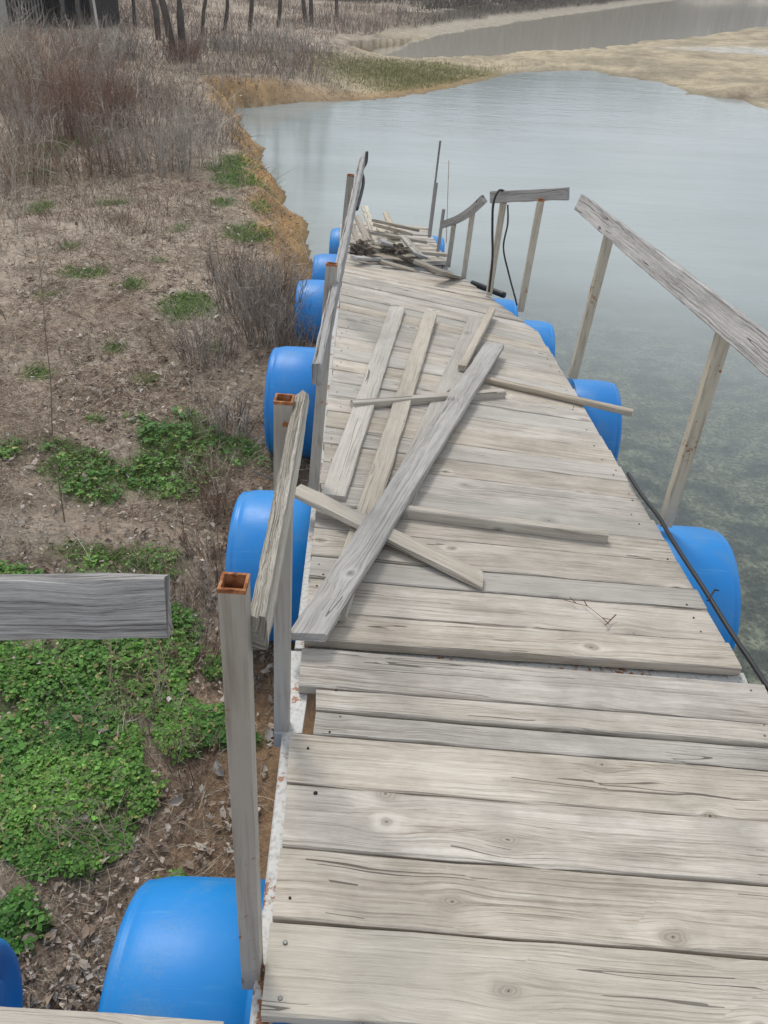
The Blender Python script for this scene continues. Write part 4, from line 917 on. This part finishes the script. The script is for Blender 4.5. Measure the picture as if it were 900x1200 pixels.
# undergrowth between the left trees
nn = 30000; x = rng.uniform(-16, 1.0, nn); y = rng.uniform(15.5, 40, nn); _, sl, sp, bzz, zf = height(x, y); ok = (sl > .7) & (sp > .6) & (zf < .3+.0*x); x, y = x[ok], y[ok]; nn = len(x)
D = unit(np.stack([rng.normal(0, .35, nn), rng.normal(0, .35, nn), np.ones(nn)], -1)); pp = [stems(np.stack([x, y, hz(x, y)-.03], -1), D, rng.uniform(.10, .50, nn)*np.clip((fbm(x, y, .5, 3)*1.6+.6), .15, 1.4), rng.uniform(.004, .010, nn), rng.normal(0, .3, (nn, 3)), 2, pick(nn, pinkg+grey+red, .18))]
tag(mesh_obj('undergrowth', pp, M['dry']), 'brown dead undergrowth around the left trees', 'undergrowth', None, 'stuff')
# reeds / weeds on the rim of the far bank and olive grass on the spit
nn = 24000; oc = at(470, 88, .1); x = oc.x+rng.normal(0, 1.7, nn); y = oc.y+rng.normal(0, 1.3, nn)+.35*(x-oc.x); _, sl, sp, bzz, zf = height(x, y); ok = (sl > .25) & (sp > .3); x, y = x[ok], y[ok]; nn = len(x)
D = unit(np.stack([rng.normal(0, .4, nn), rng.normal(0, .4, nn), np.ones(nn)], -1))
tag(mesh_obj('olive_grass', [stems(np.stack([x, y, hz(x, y)-.01], -1), D, rng.uniform(.02, .07, nn), np.full(nn, .005), rng.normal(0, .3, (nn, 3)), 2, pick(nn, [(.19, .19, .075), (.26, .24, .11), (.15, .17, .06), (.34, .29, .17)], .2))], M['dry']), 'olive green short grass on the spit between the ponds', 'grass', None, 'stuff')
nn = 40000; x = rng.uniform(-2, 60, nn); y = 33+2.2*(x-1)+rng.uniform(-6, 16, nn); _, sl, sp, bzz, zf = height(x, y); ok = (bzz > .5) & (sp > 1.1) & (sp < 3.0) & (rng.random(nn) < .8); x, y = x[ok], y[ok]; nn = len(x)
D = unit(np.stack([rng.normal(0, .4, nn), rng.normal(0, .4, nn), np.ones(nn)], -1))
tag(mesh_obj('shore_weeds', [stems(np.stack([x, y, hz(x, y)-.02], -1), D, rng.uniform(.08, .3, nn), np.full(nn, .012), rng.normal(0, .3, (nn, 3)), 2, pick(nn, [(.13, .105, .08), (.19, .15, .115), (.09, .075, .06)], .2))], M['dry']), 'dark dead weeds along the far pond rim', 'weeds', None, 'stuff')

# ------------------------------------------------------------------ shed and outbuilding, top left
q = land(62, 32, .95); sx, sy = q.x, q.y; sz = gz(sx, sy)
def bx(mb, x0, x1, y0, y1, z0, z1):
    c = [(x0, y0, z0), (x1, y0, z0), (x1, y1, z0), (x0, y1, z0), (x0, y0, z1), (x1, y0, z1), (x1, y1, z1), (x0, y1, z1)]
    for f_ in ((0, 3, 2, 1), (4, 5, 6, 7), (0, 1, 5, 4), (1, 2, 6, 5), (2, 3, 7, 6), (3, 0, 4, 7)): mb.face([c[i] for i in f_])
root = empty('shed', (sx, sy, sz)); tag(root, 'dark open fronted wooden shed with upright slats at the top left', 'shed')
mb = MB(); bx(mb, sx-.95, sx+1.0, sy+1.9, sy+1.95, sz-.2, sz+2.1); bx(mb, sx+.96, sx+1.01, sy+.1, sy+1.9, sz-.2, sz+2.1); bx(mb, sx-1.0, sx-.95, sy+.1, sy+1.95, sz-.2, sz+2.1); mb.build('wall', M['shed_dark'], root)
mb = MB(); mb.rings([[Vector((x_, sy-.3, sz+2.3)), Vector((x_, sy+2.2, sz+1.95)), Vector((x_, sy+2.2, sz+1.99)), Vector((x_, sy-.3, sz+2.34))] for x_ in (sx-1.2, sx+1.2)]); mb.build('roof', M['tin'], root)
for x_ in (-.97, -.35, .3, .65, .98):
    mb = MB(); bx(mb, sx+x_-.045, sx+x_+.045, sy-.05, sy+.04, sz-.2, sz+2.28); mb.build('post', M['shed_wood'], root)
for i in range(11):
    x_ = -.9+i*.075; mb = MB(); bx(mb, sx+x_-.014, sx+x_+.014, sy-.09, sy-.06, sz+.0, sz+.95+.05*rnd.random()); mb.build('slat', M['tin'], root)
q = land(-85, 38, 1.0); hx, hy = q.x, q.y; hz0 = gz(hx, hy)
root = empty('outbuilding', (hx, hy, hz0)); tag(root, 'pale plastered outbuilding at the extreme top left corner', 'outbuilding')
mb = MB(); bx(mb, hx-2.6, hx+.62, hy, hy+2.5, hz0-.3, hz0+2.2); mb.build('wall', M['plaster'], root)
mb = MB(); mb.rings([[Vector((x_, hy-.25, hz0+2.22)), Vector((x_, hy+1.25, hz0+2.9)), Vector((x_, hy+2.75, hz0+2.22)), Vector((x_, hy+1.25, hz0+2.84))] for x_ in (hx-2.8, hx+.8)]); mb.build('roof', M['tin'], root)
a_ = land(121, 72, .8); mb = MB(); tube(mb, [a_, at(103, -40, Y=a_.y)], .022, 6); tag(mb.build('pale_pole', M['plaster']), 'thin pale leaning pole right of the shed', 'pole')
a_ = land(199, 70, .8); mb = MB(); tube(mb, [a_, at(196, 44, Y=a_.y)], .015, 6); tag(mb.build('stake', M['plaster']), 'short pale stake left of the double tree', 'stake')

# ------------------------------------------------------------------ air
HZ = True
if HZ:
    mb = MB(); bx(mb, -270, 270, -20, 430, -2.5, 16); 
    hm = bpy.data.materials.new('haze'); hm.use_nodes = True; t = hm.node_tree; t.nodes.clear(); o_ = t.nodes.new('ShaderNodeOutputMaterial'); v_ = t.nodes.new('ShaderNodeVolumePrincipled')
    v_.inputs['Color'].default_value = (.9, .92, .95, 1); v_.inputs['Density'].default_value = .0014; v_.inputs['Anisotropy'].default_value = .2; t.links.new(v_.outputs[0], o_.inputs['Volume'])
    hz_o = mb.build('haze', hm); tag(hz_o, kind='stuff')
